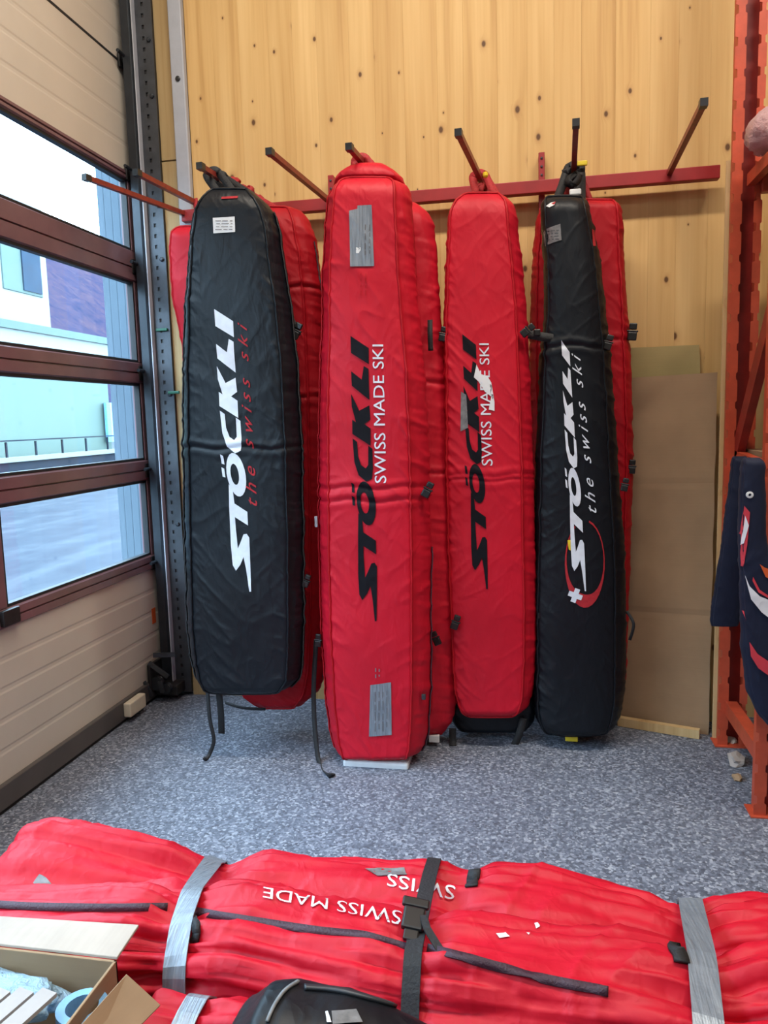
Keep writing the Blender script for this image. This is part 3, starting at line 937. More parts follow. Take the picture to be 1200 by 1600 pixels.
# ---- A: left black bag in front
t = thing('ski_bag', 'black ski bag with white wordmark hanging in front at the left', 'ski bag', (-1.1, 2.93, 0.3))
ZA = atY(390, 700, 2.85).z
B = make_bag(t, M['black_cloth'], [(292, 338, 384), (300, 328, 396), (315, 313, 412), (335, 302, 426), (360, 299, 433), (400, 295, 438), (480, 289, 452), (560, 286, 461), (700, 286, 468), (850, 288, 471), (980, 293, 472), (1030, 298, 470), (1060, 306, 466), (1075, 318, 452), (1083, 340, 430)],
             2.85, 0.17, (0.80, 0.86), [ZA], 1.0, 0.10)
A = B
piping(t, B, M['black_cloth'])
gusset_zip(t, B, 1, 0.08, 0.97, mat=M['webbing']); gusset_zip(t, B, -1, 0.08, 0.97, mat=M['webbing'])
wordmark(t, B, M['print_white'])
writing(t, B, text_px('the swiss ski', (404, 790), (387, 507), (-17, -3), (-15, -3), 3.0, 0.35, 1.55), M['print_red'], 'slogan', label='dark red slogan')
patch(t, B, [(335, 342), (369, 340), (370, 364), (336, 366)], M['label_white'], 'name_label', label='white address label')
dots(B, 339, 344, 366, 362, 4, 8, 1.0, M['print_gray'], t, 'label_print', 3, False)
patch(t, B, [(347, 308), (372, 306), (372, 310), (347, 312)], M['print_red'], 'top_tab')
tp = B['P'][0, :, :].mean(0)
hang_loop(t, 2, 3.03, (tp[0] - 0.03, 2.96, tp[2] - 0.02), M['webbing'], 0.03, 0.03)
hang_loop(t, 2, 3.09, (tp[0] + 0.02, 2.98, tp[2] - 0.02), M['webbing'], 0.03, 0.04)
knot(t, peg_at(2, 3.12) + Vector((0.03, -0.01, -0.03)), 0.026, M['webbing'], 4)
a = atY(342, 1082, 2.92); strap(t, [a, a + Vector((0.004, 0, -0.09)), (a.x + 0.002, 2.92, a.z - 0.18)], 0.028)
a = atY(324, 1076, 2.9); e = atZ(322, 1186, 0.012)
strap(t, [a, a + Vector((0.012, -0.02, -0.12)), (a.x + 0.025, 2.88, 0.09), (e.x + 0.01, e.y + 0.02, 0.03), e, e + Vector((-0.01, -0.0, 0.006))], 0.016)
buckle(t, atY(478, 910, 2.93), 1.0, 0.4); buckle(t, atY(462, 520, 2.95), 1.2, 0.5)
strap(t, [atY(440, 470, 2.97), atY(458, 505, 2.96), atY(466, 525, 2.95)], 0.025)

# ---- C: front red bag, peg 5
t = thing('ski_bag', 'bright red hanging ski bag in front with two silver tape patches', 'ski bag', (-0.61, 2.97, 0.03), RG)
ZF = atY(590, 762, 2.88).z
B = make_bag(t, M['red'], [(276, 548, 600), (279, 532, 620), (287, 520, 634), (302, 513, 639), (330, 510, 640), (420, 504, 646), (560, 499, 660), (700, 497, 667), (850, 497, 671), (1000, 503, 671), (1100, 508, 669), (1140, 513, 666), (1165, 519, 662), (1178, 526, 656), (1184, 540, 640)],
             2.88, 0.18, (0.76, 0.74), [ZF, ZF - 0.05], 3.0, 0.09, 0.04)
C = B
piping(t, B, M['red_dark'])
gusset_zip(t, B, 1, 0.62, 0.98, 0.014, M['zip'], 0.5); gusset_zip(t, B, -1, 0.05, 0.97, 0.014, M['red_dark'], 0.5)
wordmark(t, B, M['print_black'], T=(589, 969), top=(577.5, 545), e2=(-31, 0))
writing(t, B, text_px('SWISS MADE SKI', (605, 754), (600, 539), (-18, 0), (-17, 0), 3.0, 0, 1.0), M['print_white'], 'slogan', label='white slogan')
patch(t, B, [(547, 331), (560, 328), (560, 323), (582, 322), (586, 417), (549, 418)], M['tape'], 'tape_patch', label='silver tape patch at the top')
dots(B, 568, 350, 582, 400, 2, 7, 1.6, M['print_gray'], t, 'label_print', 5)
patch(t, B, [(558, 388), (565, 388), (565, 397), (558, 397)], M['label_white'], 'sticker')
dots(B, 561, 425, 576, 470, 2, 6, 1.8, M['red_dark'], t, 'faded_print', 15)
dots(B, 585, 1040, 596, 1060, 2, 6, 1.6, M['print_gray'], t, 'faded_print', 16)
patch(t, B, [(580, 1068), (612, 1064), (613, 1146), (578, 1148)], M['tape'], 'tape_patch', label='silver tape patch at the bottom')
dots(B, 584, 1075, 608, 1140, 4, 12, 1.2, M['print_gray'], t, 'label_print', 6)
# white base board under the bag
P = B['P']; b = nb(); zb0 = P[-1, :, 2].min()
box(b, (P[-20, 0, 0] + 0.004, 2.895, zb0 - 0.024), (P[-20, B['iR'], 0] - 0.008, 3.03, zb0 + 0.010), 0.010); obj('base_board', b, M['label_white'], t, False, 'white base edge')
tp = P[0].mean(0)
# crown above the front panel
crown = make_bag(t, M['red'], [(256, 568, 588), (259, 556, 604), (268, 540, 618), (278, 528, 628), (290, 522, 634)], 2.95, 0.12, (0.85, 0.85), [], 6.0, 0.06, 0.02, 0.02, 0.6, 60, 'crown')
hang_loop(t, 4, 3.03, (tp[0] + 0.0, 3.02, tp[2] - 0.0), M['red_webbing'], 0.026, 0.045)
hang_loop(t, 4, 3.10, (tp[0] + 0.03, 3.06, tp[2] - 0.01), M['red_webbing'], 0.03, 0.05)
knot(t, peg_at(4, 3.06) + Vector((0.012, -0.012, -0.012)), 0.022, M['red_webbing'], 9)
knot(t, peg_at(4, 3.14) + Vector((0.025, -0.012, -0.025)), 0.024, M['red_webbing'], 10)
buckle(t, atY(667, 768, 2.90), 1.15, 0.5)
s0 = atY(494, 1000, 2.99); e = atZ(515, 1212, 0.012)
strap(t, [s0, atY(490, 1080, 2.98), atY(493, 1150, 2.95), atY(500, 1196, 2.90), (e.x, e.y, 0.012), atY(530, 1200, 2.93), atY(548, 1190, 2.97)], 0.02)
buckle(t, atY(497, 1003, 2.96), 1.0, 0.1)
obj('zip_pull', bx(atY(662, 1090, 2.91) - Vector((0.008, 0.006, 0.008)), atY(662, 1090, 2.91) + Vector((0.008, 0.006, 0.014)), 0.002), M['steel_gray'], t)
obj('zip_pull', bx(atY(494, 815, 2.95) - Vector((0.006, 0.004, 0.022)), atY(494, 815, 2.95) + Vector((0.006, 0.004, 0.022)), 0.002), M['conduit'], t)

# ---- D: red bag behind it on peg 5
t = thing('ski_bag', 'red ski bag half hidden right behind the bright front one', 'ski bag', (-0.5, 3.17, 0.05), RG)
B = make_bag(t, M['red'], [(310, 560, 630), (316, 540, 650), (330, 532, 668), (345, 528, 676), (400, 525, 682), (520, 523, 690), (700, 523, 702), (850, 523, 711), (1000, 525, 715), (1090, 530, 714), (1130, 535, 705), (1150, 545, 690)],
             3.09, 0.15, (0.8, 0.62), [1.55, 1.18], 8.0, 0.12, 0.06, 0.016, 1.15)
piping(t, B, M['red_dark'])
hang_loop(t, 4, 3.2, tuple(B['P'][0].mean(0) - np.array((0, -0.03, 0.02))), M['red_webbing'], 0.024, 0.05)
strap(t, [atY(672, 500, 3.10), atY(672, 520, 3.075), atY(673, 548, 3.08)], 0.02)
buckle(t, atY(682, 1000, 3.07), 1.1, -0.4); buckle(t, atY(711, 975, 3.09), 1.15, 0.35); buckle(t, atY(692, 525, 3.12), 1.1, 0.2)
a = atY(707, 1138, 3.15); strap(t, [a, a + Vector((0, 0, -0.05)), a + Vector((0.002, -0.01, -0.075))], 0.03)
obj('base_board', bx(atY(672, 1160, 3.12) - Vector((0.005, 0, 0)), atY(686, 1150, 3.12) + Vector((0, 0.02, 0)), 0.002), M['label_white'], t)

# ---- E: red bag on peg 6
t = thing('ski_bag', 'red ski bag with torn grey and white patches over its black wordmark', 'ski bag', (-0.16, 3.22, 0.12), RG)
ZE = atY(770, 742, 3.13).z
B = make_bag(t, M['red'], [(300, 738, 776), (306, 722, 790), (318, 708, 802), (334, 700, 806), (400, 696, 813), (480, 693, 823), (600, 692, 829), (750, 693, 834), (900, 697, 837), (1020, 702, 837), (1080, 708, 833), (1105, 716, 826), (1118, 730, 810)],
             3.12, 0.15, (0.9, 0.76), [ZE, ZE - 0.02], 12.0, 0.11, 0.05)
piping(t, B, M['red_dark'])
wordmark(t, B, M['print_black'], T=(762, 919), top=(744, 540), e2=(-27, 0), taper=0.85)
writing(t, B, text_px('SWISS MADE SKI', (770, 727), (764, 537), (-17, 0), (-15, 0), 3.0, 0, 1.0), M['print_white'], 'slogan', label='white slogan')
patch(t, B, [(721, 612), (729, 617), (732, 668), (720, 674)], M['label_gray'], 'grey_patch', label='worn grey patch')
patch(t, B, [(741, 590), (745, 570), (752, 585), (762, 588), (768, 598), (773, 628), (773, 642), (764, 640), (768, 620), (758, 612), (748, 596)], M['label_white'], 'torn_patch', label='torn white patch')
patch(t, B, [(765, 600), (769, 602), (772, 625), (768, 622)], M['label_gray'], 'torn_patch')
b_ = make_bag(t, M['black_cloth'], [(1060, 702, 832), (1100, 702, 838), (1125, 708, 834), (1140, 720, 820)], 3.22, 0.08, (0.9, 0.9), [], 14, 0.02, 0.03, 0.01, 0.6, 40, 'base')
tp = B['P'][0].mean(0)
hang_loop(t, 5, 3.36, (tp[0] + 0.01, 3.27, tp[2] - 0.02), M['red_webbing'], 0.03, 0.035); hang_loop(t, 5, 3.41, (tp[0] + 0.015, 3.3, tp[2] - 0.02), M['red_webbing'], 0.03, 0.05); knot(t, peg_at(5, 3.37) + Vector((0.0, -0.01, -0.045)), 0.03, M['red_webbing'], 1)
obj('cord_lock', lathe(nb(), [(0.007, 0), (0.011, 0.006), (0.011, 0.018), (0.006, 0.022)], 10, peg_at(5, 3.28) + Vector((0.035, -0.01, -0.03))), M['yellow'], t)
a = atY(818, 1122, 3.2); strap(t, [a, atY(812, 1145, 3.19), atY(803, 1166, 3.19)], 0.03)
obj('side_tab', bx(atY(842, 520, 3.14) - Vector((0.02, 0.01, 0.012)), atY(842, 520, 3.14) + Vector((0.006, 0.01, 0.014)), 0.004), M['plastic'], t)
buckle(t, atY(822, 518, 3.11), 1.1, 0.9)

# ---- F: right black bag on peg 7
t = thing('ski_bag', 'black ski bag with red oval swoosh emblem hanging at the right', 'ski bag', (0.18, 3.25, 0.06))
B = make_bag(t, M['black_cloth'], [(306, 862, 906), (310, 850, 918), (318, 846, 922), (340, 846, 926), (400, 849, 938), (480, 851, 947), (560, 845, 955), (700, 838, 966), (850, 833, 975), (1000, 831, 979), (1080, 832, 978), (1120, 836, 972), (1138, 846, 962), (1146, 864, 944)],
             3.17, 0.16, (0.9, 0.76), [1.66], 17.0, 0.08, 0.05, 0.035, 1.1)
piping(t, B, M['black_cloth'])
# swoosh ring (open oval), painted under the wordmark
ring = []
N_ = 26
for i in range(N_ + 1):
    a = math.radians(-78 + i * (318) / N_)
    th = 2 + 11 * math.exp(-((math.degrees(a) - 100) / 70) ** 2)
    ring.append((a, th))
cx, cy, ra, rb = 913, 878, 31, 68
out = [(cx + ra * math.cos(a), cy + rb * math.sin(a)) for a, th in ring]
inn = [(cx + (ra - th * 0.55) * math.cos(a), cy + (rb - th * 1.6) * math.sin(a)) for a, th in ring]
sw = [[(out + inn[::-1])]]
writing(t, B, tess(sw, 4), M['print_red'], 'swoosh', 0.003, 'red oval swoosh')
def cross(cx, cy, r, w_, rot):
    pts = [(-w_, -r), (w_, -r), (w_, -w_), (r, -w_), (r, w_), (w_, w_), (w_, r), (-w_, r), (-w_, w_), (-r, w_), (-r, -w_), (-w_, -w_)]
    c, s = math.cos(rot), math.sin(rot); return [(cx + a * c - b_ * s, cy + a * s + b_ * c) for a, b_ in pts]
patch(t, B, cross(898, 927, 11, 4, 0.35), M['print_white'], 'cross_emblem', 0.0045, 'white cross')
patch(t, B, [(886, 842), (897, 840), (899, 868), (894, 870), (892, 858), (888, 856)], M['yellow'], 'yellow_mark', 0.0045)
wordmark(t, B, M['print_white'], 0.006, T=(914, 920), top=(889, 552), e2=(-24, -4), taper=0.55)
writing(t, B, text_px('the swiss ski', (931, 800), (905, 556), (-16, -3), (-14, -3), 3.0, 0.35, 1.5), M['print_white'], 'slogan', 0.004, 'white slogan')
patch(t, B, [(849, 360), (875, 353), (877, 378), (852, 384)], M['label_gray'], 'name_label', label='worn grey label')
dots(B, 853, 360, 873, 378, 4, 5, 0.9, M['steel_gray'], t, 'label_print', 9, False)
patch(t, B, [(853, 323), (861, 318), (868, 317), (866, 323), (858, 326)], M['label_white'], 'small_logo', label='small white and red mark')
patch(t, B, [(861, 320), (868, 317), (866, 322)], M['print_red'], 'small_logo', 0.005)
patch(t, B, [(926, 355), (931, 355), (932, 382), (927, 384)], M['print_red'], 'side_tag')
tp = B['P'][0].mean(0)
hang_loop(t, 6, 3.36, (tp[0], 3.28, tp[2] - 0.02), M['webbing'], 0.03, 0.035); hang_loop(t, 6, 3.42, (tp[0] + 0.01, 3.32, tp[2] - 0.03), M['webbing'], 0.035, 0.055); knot(t, peg_at(6, 3.35) + Vector((0.0, -0.012, -0.05)), 0.038, M['webbing'], 2); knot(t, peg_at(6, 3.37) + Vector((-0.025, -0.0, 0.0)), 0.024, M['webbing'], 3)
pc = peg_at(6, 3.36) + Vector((0.032, -0.02, 0.012)); b = nb(); box(b, pc - Vector((0.02, 0.006, 0.008)), pc + Vector((0.02, 0.006, 0.012)), 0.004); obj('strap_end', b, M['yellow'], t, False, 'yellow strap end')
b = nb(); pc = atY(900, 300, 3.24); box(b, pc - Vector((0.025, 0.006, 0.012)), pc + Vector((0.02, 0.006, 0.012)), 0.005); obj('strap_tag', b, M['label_white'], t, False, 'white strap tag')
pc = atY(893, 1152, 3.2); b = nb(); box(b, pc - Vector((0.026, 0.004, 0.018)), pc + Vector((0.026, 0.004, 0.018)), 0.003); obj('bottom_tab', b, M['yellow'], t, False, 'yellow bottom tab')
buckle(t, atY(950, 538, 3.19), 1.1, 0.3); buckle(t, atY(846, 960, 3.17), 1.0, 0.2); buckle(t, atY(976, 760, 3.21), 1.0, 0.2)
strap(t, [atY(826, 522, 3.15), atY(846, 526, 3.14), atY(872, 530, 3.155)], 0.034, 0.004, None, Vector((0, 1, 0.02)))
strap(t, [atY(979, 955, 3.24), atY(990, 975, 3.22), atY(984, 1000, 3.24)], 0.012)

# ---- G: red bag behind F
t = thing('ski_bag', 'red ski bag behind the right black one with squared top corner', 'ski bag', (0.27, 3.44, 0.1), RG)
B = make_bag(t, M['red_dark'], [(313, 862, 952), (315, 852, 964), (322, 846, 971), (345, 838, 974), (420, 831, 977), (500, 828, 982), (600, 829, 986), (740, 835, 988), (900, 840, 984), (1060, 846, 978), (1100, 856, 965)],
             3.36, 0.13, (0.9, 0.86), [1.7], 23.0, 0.05, 0.05)
piping(t, B, M['red_dark'])
hang_loop(t, 6, 3.45, tuple(B['P'][0].mean(0) - np.array((0, -0.02, 0.02))), M['red_webbing'], 0.024, 0.05)
buckle(t, atY(988, 522, 3.38), 1.3, 0.1); buckle(t, atY(987, 732, 3.38), 1.1, 0.1)

# ---- B2: red bag behind A
t = thing('ski_bag', 'red ski bag right behind the left black one with puckered side', 'ski bag', (-1.0, 3.18, 0.15), RG)
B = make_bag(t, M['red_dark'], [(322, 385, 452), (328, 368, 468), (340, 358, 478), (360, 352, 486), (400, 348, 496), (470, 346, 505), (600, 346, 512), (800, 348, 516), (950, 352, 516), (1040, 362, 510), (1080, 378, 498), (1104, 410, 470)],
             3.10, 0.14, (0.85, 0.72), [1.95, 1.5], 29.0, 0.12, 0.05, 0.02, 1.25)
piping(t, B, M['red_dark'])
gusset_zip(t, B, 1, 0.1, 0.9, 0.012, M['zip'], 0.4)
tp = B['P'][0].mean(0)
hang_loop(t, 2, 3.2, (tp[0] - 0.04, 3.17, tp[2] - 0.02), M['red_webbing'], 0.028, 0.05); hang_loop(t, 2, 3.28, (tp[0] - 0.01, 3.2, tp[2] - 0.02), M['red_webbing'], 0.03, 0.06)
knot(t, peg_at(2, 3.2) + Vector((0.015, -0.02, 0.005)), 0.028, M['red_webbing'], 5)
knot(t, peg_at(2, 3.32) + Vector((0.02, -0.02, 0.0)), 0.030, M['red_webbing'], 6)
knot(t, peg_at(2, 3.43) + Vector((0.02, -0.02, -0.01)), 0.030, M['red_webbing'], 7)
knot(t, peg_at(2, 3.26) + Vector((0.06, -0.02, -0.06)), 0.024, M['red_webbing'], 8)
a = atY(352, 1098, 3.1); strap(t, [a, atY(380, 1106, 3.06), atY(415, 1108, 3.08)], 0.012)

# ---- B1: red bag at far left behind A
t = thing('ski_bag', 'red ski bag peeking out left of the left black bag', 'ski bag', (-1.38, 3.15, 0.5), RG)
B = make_bag(t, M['red'], [(354, 292, 325), (358, 276, 333), (368, 269, 338), (400, 267, 340), (470, 273, 340), (540, 289, 340), (700, 298, 341), (900, 304, 341), (1000, 310, 338), (1030, 318, 332)],
             3.10, 0.13, (0.8, 0.85), [], 37.0, 0.06, 0.05)
piping(t, B, M['red_dark'])
strap(t, [peg_at(1, 3.36) + Vector((0.01, 0, 0.014)), peg_at(1, 3.33) + Vector((0.03, 0, -0.05)), tuple(B['P'][0].mean(0) + np.array((0.02, 0.08, -0.01)))], 0.02, 0.004, M['red_webbing'], name='hanging_loop')

# ------------------------------------------------------------------ cardboard behind the bags
def sheet(name, quad, th, mat, label, wob=0.004, seed=0.0, creases=()):
    """quad: world corners TL TR BR BL; slightly warped corrugated sheet"""
    TL, TR, BR, BL = [Vector(q) for q in quad]; nrm = (TR - TL).cross(BL - TL).normalized()
    if nrm.y > 0: nrm = -nrm
    bm = nb(); nx_, nz_ = 16, 60; F_ = []; K_ = []
    for i in range(nz_ + 1):
        v = i / nz_; r1 = []; r2 = []
        for j in range(nx_ + 1):
            u = j / nx_; p = (TL * (1 - u) + TR * u) * (1 - v) + (BL * (1 - u) + BR * u) * v
            e_ = 0.004 * noise.noise(Vector((v * 12 + seed, u * 3, 2))) if j in (0, nx_) else 0
            p = p + (TR - TL).normalized() * e_
            h = wob * noise.noise(Vector((u * 2 + seed, v * 4, 0)))
            for cz in creases: h -= 0.003 * math.exp(-((v - cz) / 0.006) ** 2)
            r1.append(bm.verts.new(p + nrm * (h + th))); r2.append(bm.verts.new(p + nrm * h))
        F_.append(r1); K_.append(r2)
    for i in range(nz_):
        for j in range(nx_):
            bm.faces.new((F_[i][j], F_[i][j + 1], F_[i + 1][j + 1], F_[i + 1][j])); bm.faces.new((K_[i][j], K_[i + 1][j], K_[i + 1][j + 1], K_[i][j + 1]))
        bm.faces.new((F_[i][0], F_[i + 1][0], K_[i + 1][0], K_[i][0])); bm.faces.new((F_[i][nx_], K_[i][nx_], K_[i + 1][nx_], F_[i + 1][nx_]))
    for j in range(nx_):
        bm.faces.new((F_[0][j], K_[0][j], K_[0][j + 1], F_[0][j + 1])); bm.faces.new((F_[nz_][j], F_[nz_][j + 1], K_[nz_][j + 1], K_[nz_][j]))
    bmesh.ops.recalc_face_normals(bm, faces=bm.faces)
    return single(name, bm, mat, label, 'cardboard')


TRq, TLq = atY(1121, 582, 3.505), atY(960, 592, 3.57)
BRq, BLq = atZ(1106, 1146, 0.0), atZ(958, 1128, 0.0)
BRq.y = min(BRq.y, 3.40); BRq = Vector((BRq.x, 3.40, 0.0)); BLq = Vector((BLq.x, 3.50, 0.0))
sheet('cardboard_sheet', (TLq, TRq, BRq, BLq), 0.007, M['card'], 'tall brown cardboard sheet leaning on the wood wall beside the rack', 0.012, 1.0, (0.305, 0.665, 0.69))
sheet('cardboard_sheet', (atY(960, 545, 3.612), atY(1092, 539, 3.612), Vector((0.80, 3.55, 0)), Vector((0.42, 3.55, 0))), 0.006, M['card_olive'], 'olive brown cardboard sheet whose top sticks out behind the tall one', 0.004, 5.0)
b = nb(); p0 = atZ(966, 1133, 0.0); p1 = atZ(1093, 1154, 0.0)
ribbon([Vector((p0.x, p0.y, 0.021)), Vector((p1.x, p1.y, 0.021))], 0.03, 0.038, Vector((0, 0, 1)), b)
single('wooden_batten', b, M['ply'], 'pale wooden batten on the floor at the foot of the cardboard', 'batten')
# plywood panel edge against the rack post
b = nb(); q0 = atY(1137, 250, 3.345); q1 = atY(1119, 1150, 3.345)
box(b, (q1.x - 0.014, 3.350, 0.0), (q1.x + 0.010, 3.362, q0.z), 0.001)
single('wooden_lath', b, M['ply'], 'tall thin pale wooden lath standing beside the orange rack post', 'lath')

# ------------------------------------------------------------------ orange rack
rk = thing('storage_rack', 'orange perforated pallet rack frame at the right edge', 'rack', (1.4, 3.0, 0))


def post(x0, wd, yf, yb, z1, lipL, lipR, name='post', mat=None):
    pitch = 0.113
    def lip(xa, xb, toothL):
        n = int(z1 / pitch); prof = []
        a, c = (xa, xb)
        left = []
        for k in range(n):
            zc_ = 0.06 + k * pitch
            left += [(a, zc_ - 0.018), (a + 0.010, zc_ - 0.014), (a + 0.010, zc_ + 0.014), (a, zc_ + 0.018)]
        right = []
        for k in range(n):
            zc_ = 0.06 + k * pitch + 0.0
            right += [(c, zc_ - 0.016), (c - 0.006, zc_ - 0.012), (c - 0.006, zc_ + 0.012), (c, zc_ + 0.016)]
        return [(a, 0.006)] + left + [(a, z1), (c, z1)] + right[::-1] + [(c, 0.006)]
    b = nb()
    prism(b, lip(x0, x0 + lipL, True), 0.003, lambda u, v, ww: Vector((u, yf + ww, v)))
    prism(b, lip(x0 + wd - lipR, x0 + wd, False), 0.003, lambda u, v, ww: Vector((u, yf + ww, v)))
    box(b, (x0 + 0.010, yf + 0.003, 0.006), (x0 + 0.013, yb, z1)); box(b, (x0 + wd - 0.013, yf + 0.003, 0.006), (x0 + wd - 0.010, yb, z1))
    o = obj(name, b, M['orange'], rk)
    obj('web', bx((x0 + 0.013, yb - 0.004, 0.006), (x0 + wd - 0.013, yb, z1)), M['rack_orange_shaded'], o)
    obj('foot_plate', bx((x0 - 0.012, yf - 0.015, 0), (x0 + wd + 0.012, yb + 0.01, 0.006), 0.001), M['orange'], o)
    return o


post(0.764, 0.112, 3.28, 3.345, 3.9, 0.040, 0.030)
post(0.752, 0.112, 2.70, 2.765, 3.9, 0.040, 0.030)
post(2.60, 0.112, 3.28, 3.345, 3.9, 0.040, 0.030)
post(2.60, 0.112, 2.70, 2.765, 3.9, 0.040, 0.030)


def brace(p0, p1, wd=0.042, th=0.03, mat='orange'):
    return obj('brace', ribbon([p0, p1], th, wd, Vector((0, 0.05, 1))), M[mat], rk)


brace((0.815, 2.765, 1.185), (0.815, 3.285, 1.215)); brace((0.815, 2.765, 0.165), (0.815, 3.285, 0.165), 0.06, 0.045)
brace((0.815, 3.29, 1.225), (0.815, 2.765, 1.87), 0.07, 0.03, 'rack_orange_shaded'); brace((0.835, 2.765, 2.27), (0.835, 3.285, 2.27), 0.045)
brace((0.815, 3.29, 1.185), (0.815, 2.765, 0.25), 0.05, 0.03, 'rack_orange_shaded')
for zsh in (2.30, 1.23):
    b = nb(); box(b, (0.84, 2.73, zsh - 0.012), (2.64, 3.30, zsh + 0.012), 0.002); obj('shelf_board', b, M['card'], rk)
    for yy in (2.72, 3.27):
        obj('shelf_beam', bx((0.865, yy - 0.02, zsh - 0.085), (2.60, yy + 0.02, zsh - 0.012), 0.004), M['orange'], rk)

# pink plastic-wrapped parcel on the upper shelf
def blob(c, s, seed, amp=0.18, freq=5.0, n=4):
    b = nb(); bmesh.ops.create_icosphere(b, subdivisions=n, radius=1.0)
    for v in b.verts:
        p = v.co.copy(); k = 1 + amp * noise.noise(p * 1.6 + Vector((seed, 0, 0))) + amp * 0.5 * (1 - 2 * abs(noise.noise(p * freq + Vector((0, seed, 0)))))
        q = Vector([math.copysign(abs(x_) ** 0.8, x_) for x_ in p]); v.co = Vector((q.x * s[0] * k, q.y * s[1] * k, q.z * s[2] * k))
    zmin = min(v.co.z for v in b.verts)
    for v in b.verts:
        if v.co.z < -s[2] * 0.8: v.co.z = -s[2] * 0.8 + (v.co.z + s[2] * 0.8) * 0.1
        v.co += Vector(c)
    return b


zmn = 2.313
pq = atY(1200, 235, 3.08)
b = blob((pq.x + 0.035, 3.08, zmn + 0.06), (0.10, 0.10, 0.075), 4.0)
lowz = min(v.co.z for v in b.verts)
for v in b.verts: v.co.z += zmn - lowz
pk = single('plastic_parcel', b, M['pinkbag'], 'pink plastic wrapped parcel on the upper rack shelf', 'parcel', smooth=True)
# folded dark textile on the lower shelf, seen behind the brace
b = bx((0.93, 2.82, 1.243), (1.5, 3.2, 1.70), 0.05)
bmesh.ops.subdivide_edges(b, edges=b.edges, cuts=4, use_grid_fill=True)
for v in b.verts: v.co += Vector((1, 0.4, 0.3)) * 0.02 * noise.noise(v.co * 8) if v.co.z > 1.26 else Vector((0, 0, 0))
single('folded_jackets', b, M['navy'], 'dark navy pile of folded clothing on the lower rack shelf', 'clothing', smooth=True)

# navy jersey hung over the rack's middle brace
js = thing('jersey', 'navy sports jersey with red and white stripes hung over the orange rack brace', 'jersey', (0.74, 2.9, 0.2))
B = make_bag(js, M['navy'], [(712, 1142, 1166), (718, 1139, 1170), (760, 1135, 1168), (820, 1127, 1164), (900, 1115, 1158), (955, 1106, 1152), (970, 1105, 1150), (974, 1108, 1148)], 3.09, 0.04, (0.9, 0.9), [], 41.0, 0.02, 0.004, 0.008, 0.7, 110, 'sleeve')
B = make_bag(js, M['navy'], [(714, 1158, 1182), (718, 1155, 1188), (760, 1151, 1190), (830, 1150, 1191), (870, 1150, 1196), (900, 1151, 1222), (1000, 1153, 1250), (1060, 1160, 1258), (1100, 1175, 1258), (1130, 1198, 1252), (1138, 1215, 1248)], 2.63, 0.05, (0.93, 0.9), [], 47.0, 0.02, 0.006, 0.012, 0.8, 130, 'torso')
B['Yf'] = 2.63
patch(js, B, [(1162, 790), (1170, 800), (1166, 850), (1158, 905), (1164, 965), (1166, 970), (1157, 945), (1153, 900), (1156, 840)], M['jersey_red'], 'red_stripe', 0.003)
patch(js, B, [(1163, 805), (1168, 820), (1161, 848), (1157, 852)], M['jersey_white'], 'white_stripe', 0.005)
patch(js, B, [(1163, 898), (1170, 915), (1185, 930), (1205, 938), (1205, 968), (1188, 955), (1172, 935)], M['jersey_white'], 'white_stripe', 0.004)
patch(js, B, [(1175, 900), (1185, 920), (1200, 930), (1200, 934), (1183, 924), (1174, 906)], M['jersey_red'], 'red_stripe', 0.004)
patch(js, B, [(1170, 1002), (1182, 1020), (1203, 1034), (1203, 1056), (1183, 1042), (1172, 1024)], M['jersey_red'], 'red_stripe', 0.004)
patch(js, B, [(1185, 880), (1192, 885), (1204, 890), (1204, 905), (1194, 900)], M['orange_label'], 'orange_mark', 0.004)
pc = atY(1171, 773, 2.622); pc = B['tree'].ray_cast(Vector((pc.x, 2.3, pc.z)), Vector((0, 1, 0)))[0] - Vector((0, 0.003, 0)); obj('eyelet', lathe(nb(), [(0.011, pc.y + 0.012), (0.011, pc.y), (0.005, pc.y - 0.001), (0.004, pc.y + 0.008)], 14, (pc.x, 0, pc.z), 'Y'), M['label_white'], js)

# crumpled scraps on the floor by the rack foot
for k, (x_, y_, s_, mt, lb) in enumerate(((1150, 1192, 0.028, 'paper', 'crumpled white paper scrap on the floor inside the rack foot'), (1143, 1160, 0.018, 'card_light', 'small tan paper scrap beside the rear rack foot'), (1152, 1218, 0.015, 'card', 'small brown scrap of card on the floor before the rack'))):
    p = atZ(x_, y_, 0.0); b = blob((0, 0, 0), (s_, s_ * 1.4, s_ * 0.6), 60 + k, 0.5, 6, 2)
    lowz = min(v.co.z for v in b.verts)
    for v in b.verts: v.co += Vector((p.x, p.y, -lowz))
    single('paper_scrap', b, M[mt], lb, 'scrap')

